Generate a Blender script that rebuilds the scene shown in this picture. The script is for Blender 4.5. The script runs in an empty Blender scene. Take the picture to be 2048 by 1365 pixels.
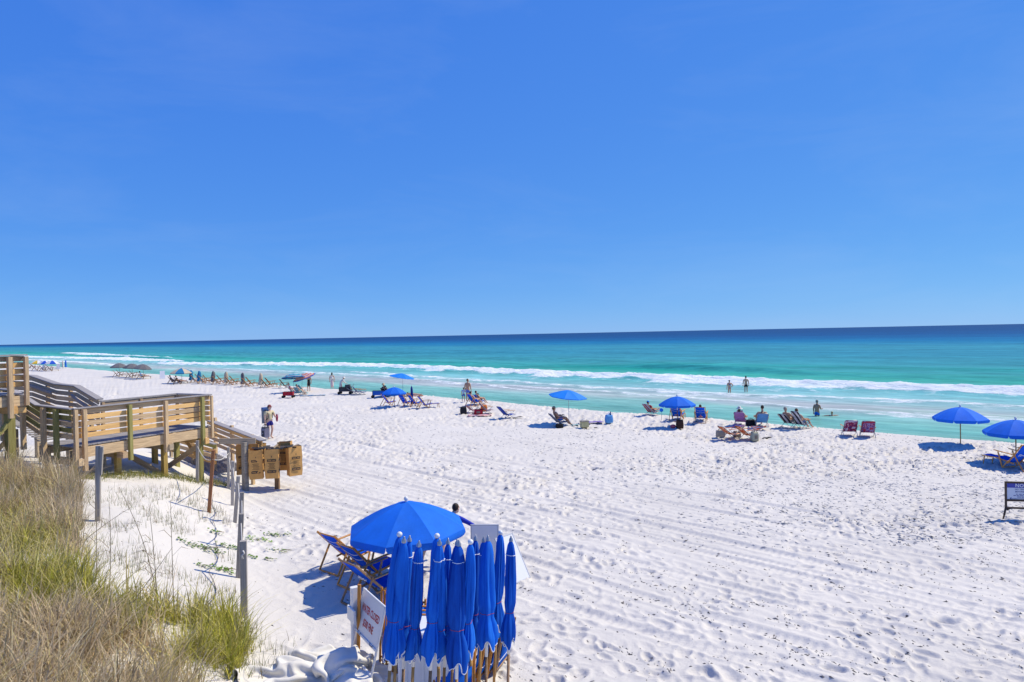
import bpy, bmesh, math, random
import numpy as np
from mathutils import Vector, Matrix
R = math.radians
rnd = random.Random(7)
SC = bpy.context.scene
COL = SC.collection

# ------------------------------------------------------------------ camera, sky, sun, exposure
CAM = (0.0, 0.0, 5.3)
PITCH, ROLL, FPX = R(0.567), R(1.175), 1365.0
Fw = Vector((0, math.cos(PITCH), -math.sin(PITCH)))
_r0, _u0 = Vector((1, 0, 0)), Vector((0, math.sin(PITCH), math.cos(PITCH)))
Rt = _r0 * math.cos(ROLL) - _u0 * math.sin(ROLL)
Up = _r0 * math.sin(ROLL) + _u0 * math.cos(ROLL)
cam = bpy.data.cameras.new("camera")
cam.sensor_width = 36; cam.lens = 24.0; cam.clip_start = 0.1; cam.clip_end = 120000
camo = bpy.data.objects.new("camera", cam); COL.objects.link(camo)
M = Matrix((Rt, Up, -Fw)).transposed().to_4x4(); M.translation = CAM
camo.matrix_world = M
SC.camera = camo

SUN_EL, SUN_DIR = R(50), Vector((0.93, 0.37, 0)).normalized()
world = bpy.data.worlds.new("World"); SC.world = world; world.use_nodes = True
nt = world.node_tree; nt.nodes.clear()
sky = nt.nodes.new("ShaderNodeTexSky"); sky.sky_type = 'NISHITA'; sky.sun_disc = False
sky.sun_elevation = SUN_EL
sky.sun_rotation = math.atan2(SUN_DIR.x, SUN_DIR.y)
sky.altitude = 0; sky.air_density = 0.7; sky.dust_density = 0.0; sky.ozone_density = 10.0
# one even grade of the whole sky: the photograph's film curve lifts the blue and flattens the falloff
bg = nt.nodes.new("ShaderNodeBackground"); bg.inputs[1].default_value = 0.15
sep = nt.nodes.new("ShaderNodeSeparateColor"); cmbc = nt.nodes.new("ShaderNodeCombineColor")
nt.links.new(sky.outputs[0], sep.inputs[0])
for i, (g_, k_) in enumerate([(0.70, 0.57), (0.52, 1.27), (0.17, 4.22)]):
    pw = nt.nodes.new("ShaderNodeMath"); pw.operation = 'POWER'; pw.inputs[1].default_value = g_
    ml = nt.nodes.new("ShaderNodeMath"); ml.operation = 'MULTIPLY'; ml.inputs[1].default_value = k_
    nt.links.new(sep.outputs[i], pw.inputs[0]); nt.links.new(pw.outputs[0], ml.inputs[0]); nt.links.new(ml.outputs[0], cmbc.inputs[i])
wo = nt.nodes.new("ShaderNodeOutputWorld")
# a breath of high cirrus over the whole sky
wtc = nt.nodes.new("ShaderNodeTexCoord"); wmp = nt.nodes.new("ShaderNodeMapping"); wmp.inputs["Scale"].default_value = (2.2, 2.6, 9.0); wmp.inputs["Rotation"].default_value = (R(14), R(8), R(20))
wnz = nt.nodes.new("ShaderNodeTexNoise"); wnz.inputs["Scale"].default_value = 1.3; wnz.inputs["Detail"].default_value = 7; wnz.inputs["Roughness"].default_value = 0.62; wnz.inputs["Distortion"].default_value = 0.5
wrp = nt.nodes.new("ShaderNodeMapRange"); wrp.inputs["From Min"].default_value = 0.46; wrp.inputs["From Max"].default_value = 0.85; wrp.inputs["To Max"].default_value = 0.085
wmx = nt.nodes.new("ShaderNodeMixRGB"); wmx.inputs[2].default_value = (4.3, 5.0, 6.0, 1)
nt.links.new(wtc.outputs["Generated"], wmp.inputs[0]); nt.links.new(wmp.outputs[0], wnz.inputs[0]); nt.links.new(wnz.outputs[0], wrp.inputs[0]); nt.links.new(wrp.outputs[0], wmx.inputs[0])
nt.links.new(cmbc.outputs[0], wmx.inputs[1]); nt.links.new(wmx.outputs[0], bg.inputs[0]); nt.links.new(bg.outputs[0], wo.inputs[0])
sun = bpy.data.lights.new("sun", 'SUN'); sun.energy = 4.9; sun.angle = R(0.53); sun.color = (1.0, 0.91, 0.71)
suno = bpy.data.objects.new("sun", sun); COL.objects.link(suno)
sv = Vector((SUN_DIR.x * math.cos(SUN_EL), SUN_DIR.y * math.cos(SUN_EL), math.sin(SUN_EL)))
suno.rotation_euler = sv.to_track_quat('Z', 'Y').to_euler()
suno.location = (30, 20, 60)
vs = SC.view_settings
vs.view_transform = 'Standard'; vs.look = 'None'; vs.gamma = 1; vs.exposure = 0.0; vs.use_curve_mapping = False
SC.cycles.max_bounces = 6; SC.cycles.diffuse_bounces = 3; SC.cycles.glossy_bounces = 2
SC.cycles.transparent_max_bounces = 8
SC.cycles.use_denoising = True

# ------------------------------------------------------------------ materials
def srgb(r, g, b):
    f = lambda c: (c / 12.92 if c <= 0.04045 else ((c + 0.055) / 1.055) ** 2.4)
    return (f(r / 255), f(g / 255), f(b / 255))
MATS = {}
class NT:
    def __init__(s, m):
        m.use_nodes = True; s.t = m.node_tree; s.t.nodes.clear()
    def n(s, typ, **kw):
        nd = s.t.nodes.new("ShaderNode" + typ)
        for k, v in kw.items():
            if k.startswith("i_"):
                nd.inputs[k[2:].replace("_", " ")].default_value = v
            else:
                setattr(nd, k, v)
        return nd
    def l(s, a, b): s.t.links.new(a, b)
def c4(c): return (c[0], c[1], c[2], 1)
def mat(name, col, rough=0.7, var=0.12, scale=6.0, bump=0.0, bscale=60.0, spec=0.3, metal=0.0, stretch=(1, 1, 1), dark=None, transl=0.0, coords='Object'):
    """plain surface with a little colour variation, optional second colour and relief"""
    if name in MATS: return MATS[name]
    m = bpy.data.materials.new(name); MATS[name] = m
    t = NT(m)
    tc = t.n("TexCoord"); mp = t.n("Mapping"); mp.inputs["Scale"].default_value = stretch
    t.l(tc.outputs[coords], mp.inputs[0])
    nz = t.n("TexNoise"); nz.inputs["Scale"].default_value = scale; nz.inputs["Detail"].default_value = 5; nz.inputs["Roughness"].default_value = 0.65
    t.l(mp.outputs[0], nz.inputs[0])
    oi = t.n("ObjectInfo")
    ad = t.n("Math", operation='MULTIPLY_ADD'); ad.inputs[1].default_value = 0.35; t.l(oi.outputs["Random"], ad.inputs[0]); t.l(nz.outputs[0], ad.inputs[2])
    rp = t.n("ValToRGB"); e = rp.color_ramp.elements
    lo = dark if dark else tuple(max(0, x * (1 - var * 1.6)) for x in col)
    hi = tuple(min(1, x * (1 + var)) for x in col)
    e[0].position = 0.38; e[0].color = c4(lo); e[1].position = 0.92; e[1].color = c4(hi)
    t.l(ad.outputs[0], rp.inputs[0])
    b = t.n("BsdfPrincipled"); b.inputs["Roughness"].default_value = rough; b.inputs["Metallic"].default_value = metal
    b.inputs["Specular IOR Level"].default_value = spec
    t.l(rp.outputs[0], b.inputs["Base Color"])
    out = t.n("OutputMaterial")
    if bump:
        n2 = t.n("TexNoise"); n2.inputs["Scale"].default_value = bscale; n2.inputs["Detail"].default_value = 4
        t.l(mp.outputs[0], n2.inputs[0])
        bp = t.n("Bump"); bp.inputs["Strength"].default_value = bump; bp.inputs["Distance"].default_value = 0.02
        t.l(n2.outputs[0], bp.inputs["Height"]); t.l(bp.outputs[0], b.inputs["Normal"])
    if transl:
        tr = t.n("BsdfTranslucent"); t.l(rp.outputs[0], tr.inputs[0])
        mx = t.n("MixShader"); mx.inputs[0].default_value = transl
        t.l(b.outputs[0], mx.inputs[1]); t.l(tr.outputs[0], mx.inputs[2]); t.l(mx.outputs[0], out.inputs[0])
    else:
        t.l(b.outputs[0], out.inputs[0])
    return m
def wood(name, col, dark, rough=0.75, axis=0):
    """board with grain along the local long axis and a few knots"""
    if name in MATS: return MATS[name]
    m = bpy.data.materials.new(name); MATS[name] = m; t = NT(m)
    tc = t.n("TexCoord"); oi = t.n("ObjectInfo")
    mp = t.n("Mapping"); s = [18, 18, 18]; s[axis] = 1.3; mp.inputs["Scale"].default_value = s
    of = t.n("Vector" "Math", operation='SCALE'); cmb = t.n("CombineXYZ")
    t.l(oi.outputs["Random"], cmb.inputs[0]); t.l(oi.outputs["Random"], cmb.inputs[1]); t.l(oi.outputs["Random"], cmb.inputs[2])
    of.inputs["Scale"].default_value = 40; t.l(cmb.outputs[0], of.inputs[0])
    t.l(tc.outputs["Object"], mp.inputs[0]); t.l(of.outputs[0], mp.inputs["Location"])
    nz = t.n("TexNoise"); nz.inputs["Scale"].default_value = 1.6; nz.inputs["Detail"].default_value = 6; nz.inputs["Roughness"].default_value = 0.6
    nz.inputs["Distortion"].default_value = 0.6
    t.l(mp.outputs[0], nz.inputs[0])
    vo = t.n("TexVoronoi"); vo.inputs["Scale"].default_value = 3.2; t.l(tc.outputs["Object"], vo.inputs[0])
    kr = t.n("ValToRGB"); kr.color_ramp.elements[0].position = 0.03; kr.color_ramp.elements[1].position = 0.09
    kr.color_ramp.elements[0].color = (0.35, 0.3, 0.25, 1); kr.color_ramp.elements[1].color = (1, 1, 1, 1)
    t.l(vo.outputs["Distance"], kr.inputs[0])
    ad = t.n("Math", operation='MULTIPLY_ADD'); ad.inputs[1].default_value = 0.3; t.l(oi.outputs["Random"], ad.inputs[0]); t.l(nz.outputs[0], ad.inputs[2])
    rp = t.n("ValToRGB"); e = rp.color_ramp.elements
    e[0].position = 0.36; e[0].color = c4(dark); e[1].position = 0.85; e[1].color = c4(col)
    t.l(ad.outputs[0], rp.inputs[0])
    mx = t.n("MixRGB", blend_type='MULTIPLY'); mx.inputs[0].default_value = 0.8
    t.l(rp.outputs[0], mx.inputs[1]); t.l(kr.outputs[0], mx.inputs[2])
    b = t.n("BsdfPrincipled"); b.inputs["Roughness"].default_value = rough; b.inputs["Specular IOR Level"].default_value = 0.25
    t.l(mx.outputs[0], b.inputs["Base Color"])
    bp = t.n("Bump"); bp.inputs["Strength"].default_value = 0.35; bp.inputs["Distance"].default_value = 0.01
    t.l(nz.outputs[0], bp.inputs["Height"]); t.l(bp.outputs[0], b.inputs["Normal"])
    o = t.n("OutputMaterial"); t.l(b.outputs[0], o.inputs[0])
    return m

# ------------------------------------------------------------------ mesh helpers
class MB:
    def __init__(s): s.v = []; s.f = []; s.m = []; s.sm = []
    def add(s, vs, fs, mi=0, smooth=False):
        o = len(s.v); s.v += [tuple(p) for p in vs]
        s.f += [tuple(i + o for i in f) for f in fs]; s.m += [mi] * len(fs); s.sm += [smooth] * len(fs)
        return s
    def box(s, c, size, rot=None, mi=0, bev=0.0):
        """axis box, optionally chamfered along its long edges"""
        hx, hy, hz = size[0] / 2, size[1] / 2, size[2] / 2
        if bev <= 0:
            P = [(-hx, -hy, -hz), (hx, -hy, -hz), (hx, hy, -hz), (-hx, hy, -hz), (-hx, -hy, hz), (hx, -hy, hz), (hx, hy, hz), (-hx, hy, hz)]
            Fs = [(3, 2, 1, 0), (4, 5, 6, 7), (0, 1, 5, 4), (1, 2, 6, 5), (2, 3, 7, 6), (3, 0, 4, 7)]
        else:
            ax = max(range(3), key=lambda i: size[i]); h = [hx, hy, hz]; a, b2 = [i for i in range(3) if i != ax]
            if (ax == 1): a, b2 = b2, a
            bb = min(bev, h[a] * 0.49, h[b2] * 0.49)
            ring = [(h[a] - bb, -h[b2]), (h[a], -h[b2] + bb), (h[a], h[b2] - bb), (h[a] - bb, h[b2]), (-h[a] + bb, h[b2]), (-h[a], h[b2] - bb), (-h[a], -h[b2] + bb), (-h[a] + bb, -h[b2])]
            P = []
            for sgn in (-1, 1):
                for (p, q) in ring:
                    t = [0, 0, 0]; t[ax] = sgn * h[ax]; t[a] = p; t[b2] = q; P.append(tuple(t))
            Fs = [tuple(range(7, -1, -1)), tuple(range(8, 16))] + [(i, (i + 1) % 8, 8 + (i + 1) % 8, 8 + i) for i in range(8)]
        c = Vector(c)
        if rot is not None:
            P = [c + rot @ Vector(p) for p in P]
        else:
            P = [c + Vector(p) for p in P]
        return s.add(P, Fs, mi)
    def bar(s, p, q, w, h, mi=0, up=(0, 0, 1), bev=0.0, ext=0.0):
        p, q = Vector(p), Vector(q); d = (q - p); L = d.length
        if L < 1e-6: return s
        x = d / L; z = Vector(up); z = (z - x * z.dot(x))
        z = z.normalized() if z.length > 1e-4 else Vector((0, 1, 0)); y = z.cross(x)
        rot = Matrix((x, y, z)).transposed()
        return s.box((p + q) / 2, (L + ext, w, h), rot, mi, bev)
    def tube(s, pts, rad, n=8, mi=0, cap=True, smooth=True):
        pts = [Vector(p) for p in pts]; k = len(pts)
        if not hasattr(rad, '__len__'): rad = [rad] * k
        V = []; prev = None
        for i, p in enumerate(pts):
            d = (pts[min(i + 1, k - 1)] - pts[max(i - 1, 0)]).normalized()
            if prev is None:
                a = d.cross(Vector((0, 0, 1)))
                if a.length < 0.1: a = d.cross(Vector((1, 0, 0)))
                a.normalize()
            else:
                a = (prev - d * prev.dot(d)).normalized()
            prev = a; b = d.cross(a)
            for j in range(n):
                t = 2 * math.pi * j / n
                V.append(p + (a * math.cos(t) + b * math.sin(t)) * rad[i])
        Fs = [(i * n + j, i * n + (j + 1) % n, (i + 1) * n + (j + 1) % n, (i + 1) * n + j) for i in range(k - 1) for j in range(n)]
        s.add(V, Fs, mi, smooth)
        if cap:
            o = len(s.v) - len(V)
            s.f += [tuple(o + j for j in range(n - 1, -1, -1)), tuple(o + (k - 1) * n + j for j in range(n))]; s.m += [mi] * 2; s.sm += [False] * 2
        return s
    def lathe(s, prof, n=16, c=(0, 0, 0), mi=0, smooth=True, rot=None):
        V = []
        for (r, z) in prof:
            for j in range(n):
                t = 2 * math.pi * j / n; p = Vector((r * math.cos(t), r * math.sin(t), z))
                V.append(Vector(c) + (rot @ p if rot is not None else p))
        k = len(prof)
        return s.add(V, [(i * n + j, i * n + (j + 1) % n, (i + 1) * n + (j + 1) % n, (i + 1) * n + j) for i in range(k - 1) for j in range(n)], mi, smooth)
    def ell(s, c, r, n=10, k=7, mi=0, rot=None):
        prof = [(math.sin(math.pi * i / (k - 1)), -math.cos(math.pi * i / (k - 1))) for i in range(k)]
        V = []
        for (a, z) in prof:
            for j in range(n):
                t = 2 * math.pi * j / n; p = Vector((a * math.cos(t) * r[0], a * math.sin(t) * r[1], z * r[2]))
                V.append(Vector(c) + (rot @ p if rot is not None else p))
        return s.add(V, [(i * n + j, i * n + (j + 1) % n, (i + 1) * n + (j + 1) % n, (i + 1) * n + j) for i in range(k - 1) for j in range(n)], mi, True)
    def sheet(s, grid, mi=0, smooth=True, thick=0.0):
        """grid[i][j] of points -> surface; thick adds a back sheet and rim"""
        a, b = len(grid), len(grid[0]); V = [Vector(p) for row in grid for p in row]
        Fs = [(i * b + j, i * b + j + 1, (i + 1) * b + j + 1, (i + 1) * b + j) for i in range(a - 1) for j in range(b - 1)]
        if thick <= 0: return s.add(V, Fs, mi, smooth)
        N = []
        for i in range(a):
            for j in range(b):
                du = V[min(i + 1, a - 1) * b + j] - V[max(i - 1, 0) * b + j]; dv = V[i * b + min(j + 1, b - 1)] - V[i * b + max(j - 1, 0)]
                n = du.cross(dv); N.append(n.normalized() if n.length > 1e-9 else Vector((0, 0, 1)))
        B = [V[i] + N[i] * thick for i in range(a * b)]; o = a * b
        F2 = [tuple(o + i for i in reversed(f)) for f in Fs]
        ring = [j for j in range(b)] + [i * b + b - 1 for i in range(1, a)] + [(a - 1) * b + j for j in range(b - 2, -1, -1)] + [i * b for i in range(a - 2, 0, -1)]
        F3 = [(ring[k], o + ring[k], o + ring[(k + 1) % len(ring)], ring[(k + 1) % len(ring)]) for k in range(len(ring))]
        s.add(V + B, Fs + F2, mi, smooth); oo = len(s.v) - 2 * o
        s.f += [tuple(i + oo for i in f) for f in F3]; s.m += [mi] * len(F3); s.sm += [False] * len(F3)
        return s
    def mesh(s, name, mats):
        me = bpy.data.meshes.new(name); me.from_pydata(s.v, [], s.f)
        for m in (mats if isinstance(mats, (list, tuple)) else [mats]): me.materials.append(m)
        me.polygons.foreach_set("material_index", s.m); me.polygons.foreach_set("use_smooth", s.sm); me.update()
        return me
    def build(s, name, mats, parent=None, loc=(0, 0, 0), rz=0.0):
        return link(name, s.mesh(name, mats), parent, loc, rz)
def link(name, me, parent=None, loc=(0, 0, 0), rz=0.0):
    o = bpy.data.objects.new(name, me); COL.objects.link(o); o.parent = parent; o.location = loc; o.rotation_euler = (0, 0, rz)
    return o
def tag(o, label, cat, group=None):
    o["label"] = label; o["category"] = cat
    if group: o["group"] = group
    return o
def thing(name, label, cat, loc=(0, 0, 0), rz=0.0, group=None):
    o = link(name, None, None, loc, rz); o.empty_display_size = 0.2
    return tag(o, label, cat, group)
def copy_tree(o, parent=None):
    c = o.copy(); COL.objects.link(c); c.parent = parent
    for ch in list(o.children): copy_tree(ch, c)
    return c
_TXT = {}
def text_mesh(body, size, align='CENTER'):
    """flat lettering as mesh data (x right, y up, z = out of the sign)"""
    cu = bpy.data.curves.new("lettering", 'FONT'); cu.body = body; cu.size = size; cu.align_x = align; cu.align_y = 'CENTER'; cu.resolution_u = 2; cu.extrude = 0.0006; cu.offset = size * 0.016
    ob = bpy.data.objects.new("lettering", cu); COL.objects.link(ob)
    me = bpy.data.meshes.new_from_object(ob.evaluated_get(bpy.context.evaluated_depsgraph_get()))
    bpy.data.objects.remove(ob)
    return me
def lettering(body, size, m, parent, matrix, bold=1.0, xs=1.0):
    me = text_mesh(body, size); me.materials.clear(); me.materials.append(m)
    o = link("lettering", me, parent); o.matrix_local = matrix @ Matrix.Diagonal((xs, 1, 1, 1)); return o

# ------------------------------------------------------------------ numpy noise
def _hash(ix, iy, k):
    h = (ix.astype(np.int64) * 374761393 + iy.astype(np.int64) * 668265263 + k * 974634777) & 0x7fffffff
    h = ((h ^ (h >> 13)) * 1274126177) & 0x7fffffff
    h = ((h ^ (h >> 15)) * 85734127) & 0x7fffffff
    return ((h ^ (h >> 11)) & 0xffff) / 65535.0
def vnoise(x, y, k=0):
    ix = np.floor(x); iy = np.floor(y); fx = x - ix; fy = y - iy
    fx = fx * fx * (3 - 2 * fx); fy = fy * fy * (3 - 2 * fy)
    a = _hash(ix, iy, k); b = _hash(ix + 1, iy, k); c = _hash(ix, iy + 1, k); d = _hash(ix + 1, iy + 1, k)
    return (a * (1 - fx) + b * fx) * (1 - fy) + (c * (1 - fx) + d * fx) * fy
def fbm(x, y, k=0, o=4):
    r = 0; a = 0.5; t = 0
    for i in range(o):
        r = r + a * vnoise(x * 2 ** i, y * 2 ** i, k + i); t += a; a *= 0.5
    return r / t
def sst(a, b, x):
    t = np.clip((x - a) / (b - a), 0, 1); return t * t * (3 - 2 * t)

# ------------------------------------------------------------------ the lie of the land
WATER = -1.2
S2 = math.sqrt(0.5)
def height(x, y):
    x = np.asarray(x, float); y = np.asarray(y, float)
    u = (x + y) * S2; v = (y - x) * S2
    z = 0.10 * (fbm(x * 0.11, y * 0.11, 3, 2) - 0.5)
    crest = 36.6 + 1.6 * (fbm(v * 0.035, v * 0 + 2.2, 11, 2) - 0.5)
    z = z + 0.10 * sst(crest - 7, crest - 0.5, u)
    z = z - 1.75 * sst(crest - 0.4, crest + 6.5, u) - 2.0 * sst(crest + 6, crest + 40, u)
    w = (x + 5.0) * -0.914 + (y - 12.6) * -0.404          # distance behind the rope line
    d = 1.45 * sst(-1.2, 3.9, w) + 0.05 * np.maximum(w - 4.4, 0) * (w < 40)
    d = d + 0.22 * sst(0.3, 3, w) * (fbm(x * 0.6, y * 0.6, 5, 3) - 0.5) * 2
    d = d * (1 - sst(26, 36, y - 0.1 * x)) 
    return z + np.clip(d, 0, 3.2)
def H(x, y): return float(height(np.array([x]), np.array([y]))[0])
def ray(px, py): return (Fw * FPX + Rt * (px - 1024) + Up * (682.5 - py)) / FPX
def at(px, py, D):
    d = ray(px, py); return Vector(CAM) + d * (D / d.y)
def gz(px, py, z):
    d = ray(px, py); return Vector(CAM) + d * ((z - CAM[2]) / d.z)
def gp(px, py):
    """where the line of sight through a point of the photograph meets the sand"""
    d = ray(px, py); c = Vector(CAM); D = np.geomspace(4, 400, 3000); t = D / d.y
    X = c.x + d.x * t; Y = c.y + d.y * t; Z = c.z + d.z * t
    hit = np.nonzero(Z <= height(X, Y))[0]; i = hit[0] if len(hit) else len(D) - 1
    return Vector((X[i], Y[i], float(height(X[i:i + 1], Y[i:i + 1])[0])))
def proj(x, y, z):
    """world points -> photograph pixels (numpy)"""
    x = np.asarray(x, float) - CAM[0]; y = np.asarray(y, float) - CAM[1]; z = np.asarray(z, float) - CAM[2]
    dep = x * Fw.x + y * Fw.y + z * Fw.z
    return 1024 + FPX * (x * Rt.x + y * Rt.y + z * Rt.z) / dep, 682.5 - FPX * (x * Up.x + y * Up.y + z * Up.z) / dep
def grid_mesh(name, X, Y, Z, m):
    a, b = X.shape
    me = bpy.data.meshes.new(name); n = a * b
    me.vertices.add(n); me.vertices.foreach_set("co", np.stack([X, Y, Z], -1).reshape(-1).astype(np.float32))
    idx = np.arange(n).reshape(a, b)
    q = np.stack([idx[:-1, :-1], idx[:-1, 1:], idx[1:, 1:], idx[1:, :-1]], -1).reshape(-1, 4)
    nf = len(q); me.loops.add(nf * 4); me.loops.foreach_set("vertex_index", q.reshape(-1).astype(np.int32))
    me.polygons.add(nf); me.polygons.foreach_set("loop_start", np.arange(nf, dtype=np.int32) * 4)
    me.update(calc_edges=True); me.polygons.foreach_set("use_smooth", np.ones(nf, bool))
    me.materials.append(m); me.validate()
    return me
def fattr(me, name, arr):
    a = me.attributes.new(name, 'FLOAT', 'POINT'); a.data.foreach_set("value", arr.reshape(-1).astype(np.float32))
def cattr(me, name, arr):
    a = me.attributes.new(name, 'FLOAT_COLOR', 'POINT'); a.data.foreach_set("color", np.concatenate([arr.reshape(-1, 3), np.ones((arr.reshape(-1, 3).shape[0], 1))], 1).reshape(-1).astype(np.float32))
# ------------------------------------------------------------------ sand
def pits(x, y, cell, k, ang0, spread, la, lb, depth, rim, keep=0.75):
    """footprints: oblong pits with a raised rim, one per jittered cell"""
    gx = np.floor(x / cell); gy = np.floor(y / cell); out = np.zeros_like(x)
    for i in (-1, 0, 1):
        for j in (-1, 0, 1):
            cx, cy = gx + i, gy + j
            px = (cx + _hash(cx, cy, k)) * cell; py = (cy + _hash(cx, cy, k + 1)) * cell
            a = ang0 + (_hash(cx, cy, k + 2) - 0.5) * spread; s = 0.75 + 0.6 * _hash(cx, cy, k + 3)
            on = (_hash(cx, cy, k + 4) < keep) * (0.5 + 0.7 * _hash(cx, cy, k + 5))
            dx, dy = x - px, y - py; ca, sa = np.cos(a), np.sin(a)
            r = np.sqrt(((dx * ca + dy * sa) / (la * s)) ** 2 + ((-dx * sa + dy * ca) / (lb * s)) ** 2)
            out += on * (-depth * np.exp(-(r ** 4)) + rim * np.exp(-((r - 1.35) / 0.35) ** 2))
    return out
def sand_detail(x, y):
    u = (x + y) * S2; v = (y - x) * S2
    w = (x + 5.0) * -0.914 + (y - 12.6) * -0.404
    wx = x + 0.25 * (fbm(x * 1.3, y * 1.3, 40, 2) - 0.5); wy = y + 0.25 * (fbm(x * 1.3, y * 1.3, 50, 2) - 0.5)
    d = pits(wx, wy, 0.43, 60, 2.2, 2.4, 0.17, 0.095, 0.044, 0.018) + 0.8 * pits(wx + 3.1, wy + 1.7, 0.36, 80, 0.4, 3.1, 0.13, 0.085, 0.034, 0.014, 0.6)
    d += 0.05 * (fbm(x * 1.6, y * 1.6, 20, 3) - 0.5) + 0.10 * (fbm(x * .45, y * .45, 25, 2) - 0.5) + 0.018 * (fbm(x * 7, y * 7, 30, 2) - 0.5)
    amt = 0.22 + 0.85 * sst(0.36, 0.62, fbm(x * 0.22, y * 0.22, 70, 3))
    amt = amt * (1 - 0.82 * sst(-0.1, 1.2, w) * (y < 34))
    # wheel tracks and rake lines run along the shore
    tr = np.zeros_like(x); msk = np.zeros_like(x)
    for (u0, wd, dep, k) in [(10.2, .16, .05, 1), (11.7, .16, .05, 2), (12.9, .13, .05, 3), (14.35, .17, .06, 4), (14.9, .12, .04, 5), (16.0, .17, .06, 6), (16.6, .12, .04, 7), (18.2, .15, .05, 8), (19.9, .15, .05, 9), (23.5, .14, .035, 10), (25.1, .14, .035, 11)]:
        uc = u0 + 0.55 * (vnoise(v * 0.055, v * 0 + k, 90 + k) - 0.5) * 2 + 0.08 * np.sin(v * 0.4 + k)
        q = (u - uc) / wd
        tread = 0.012 * np.sin(v * 2 * math.pi / 0.16 + k)
        tr += np.exp(-q ** 4) * (-dep + tread) + 0.45 * dep * np.exp(-((np.abs(q) - 1.5) / 0.4) ** 2)
        msk = np.maximum(msk, np.exp(-(q / 1.25) ** 4))
    lane = sst(9.0, 10.5, u) * (1 - sst(20, 22, u))
    keep = 0.45 + 0.55 * fbm(v * 0.25, u * 0.6, 77, 2)
    d = d * (1 - 0.9 * msk * keep)
    rake = 0.016 * np.sin(u * 2 * math.pi / 0.34 + 3 * fbm(u * .3, v * .3, 15, 2)) * lane * (0.3 + 0.7 * vnoise(u * .5, v * .12, 21))
    d = d * (1 + 1.1 * sst(15, 28, np.hypot(x, y)))
    det = d * amt + 0.85 * tr * keep * (w < 0.2) + 0.55 * rake
    return det
def build_sand():
    t = np.concatenate([np.linspace(-1.75, -0.82, 60)[:-1], np.linspace(-0.82, 0.82, 780), np.linspace(0.82, 1.75, 60)[1:]])
    rows = np.concatenate([np.linspace(0.5, 8.6, 40)[:-1], 1 / np.linspace(1 / 8.6, 1 / 70, 640), np.geomspace(70, 3000, 75)[1:]])
    T, D = np.meshgrid(t, rows); X = T * D; Y = D.copy()
    Z = height(X, Y)
    u = (X + Y) * S2
    fade = (1 - 0.75 * sst(45, 130, D)) * (1 - 0.9 * sst(36.0, 38.5, u)) * sst(3, 8, D)
    det = sand_detail(X, Y)
    Z = Z + det * fade
    m = bpy.data.materials.new("sand"); n = NT(m)
    tc = n.n("NewGeometry")
    nz = n.n("TexNoise"); nz.inputs["Scale"].default_value = 0.35; nz.inputs["Detail"].default_value = 6; n.l(tc.outputs["Position"], nz.inputs[0])
    rp = n.n("ValToRGB"); e = rp.color_ramp.elements
    e[0].position = 0.3; e[0].color = (0.60, 0.568, 0.515, 1); e[1].position = 0.72; e[1].color = (0.675, 0.64, 0.58, 1)
    n.l(nz.outputs[0], rp.inputs[0])
    # grey organic stain where dark grains were trodden in
    at_ = n.n("Attribute"); at_.attribute_name = "wrack"
    n3 = n.n("TexNoise"); n3.inputs["Scale"].default_value = 3.4; n3.inputs["Detail"].default_value = 7; n3.inputs["Roughness"].default_value = 0.72; n.l(tc.outputs["Position"], n3.inputs[0])
    ad = n.n("Math", operation='MULTIPLY_ADD'); ad.inputs[1].default_value = 0.42; n.l(at_.outputs["Fac"], ad.inputs[0]); n.l(n3.outputs[0], ad.inputs[2])
    r3 = n.n("ValToRGB"); r3.color_ramp.elements[0].position = 0.80; r3.color_ramp.elements[1].position = 1.0
    n.l(ad.outputs[0], r3.inputs[0])
    mx = n.n("MixRGB"); mx.inputs[2].default_value = (0.46, 0.44, 0.415, 1); n.l(r3.outputs[0], mx.inputs[0]); n.l(rp.outputs[0], mx.inputs[1])
    # wet towards the water line
    aw = n.n("Attribute"); aw.attribute_name = "wet"
    m2 = n.n("MixRGB"); m2.inputs[2].default_value = (0.40, 0.36, 0.33, 1); n.l(aw.outputs["Fac"], m2.inputs[0]); n.l(mx.outputs[0], m2.inputs[1])
    b = n.n("BsdfPrincipled"); n.l(m2.outputs[0], b.inputs["Base Color"])
    rr = n.n("MapRange"); rr.inputs["To Min"].default_value = 0.9; rr.inputs["To Max"].default_value = 0.12; n.l(aw.outputs["Fac"], rr.inputs[0]); n.l(rr.outputs[0], b.inputs["Roughness"])
    b.inputs["Specular IOR Level"].default_value = 0.25
    n2 = n.n("TexNoise"); n2.inputs["Scale"].default_value = 22; n2.inputs["Detail"].default_value = 5; n2.inputs["Roughness"].default_value = 0.7; n.l(tc.outputs["Position"], n2.inputs[0])
    bp = n.n("Bump"); bp.inputs["Strength"].default_value = 0.55; bp.inputs["Distance"].default_value = 0.03; n.l(n2.outputs[0], bp.inputs["Height"]); n.l(bp.outputs[0], b.inputs["Normal"])
    o = n.n("OutputMaterial"); n.l(b.outputs[0], o.inputs[0])
    me = grid_mesh("sand", X, Y, Z, m)
    v = (Y - X) * S2
    wr = wrack(X, Y)
    fattr(me, "wrack", wr)
    cr = 36.6 + 1.6 * (fbm(v * 0.035, v * 0 + 2.2, 11, 2) - 0.5)
    fattr(me, "wet", sst(cr + 2.2, cr + 4.4, u + 0.8 * (fbm(v * 0.3, u * 0.3, 9, 2) - 0.5)))
    so = link("sand", me); so["kind"] = "structure"
    return so
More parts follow.
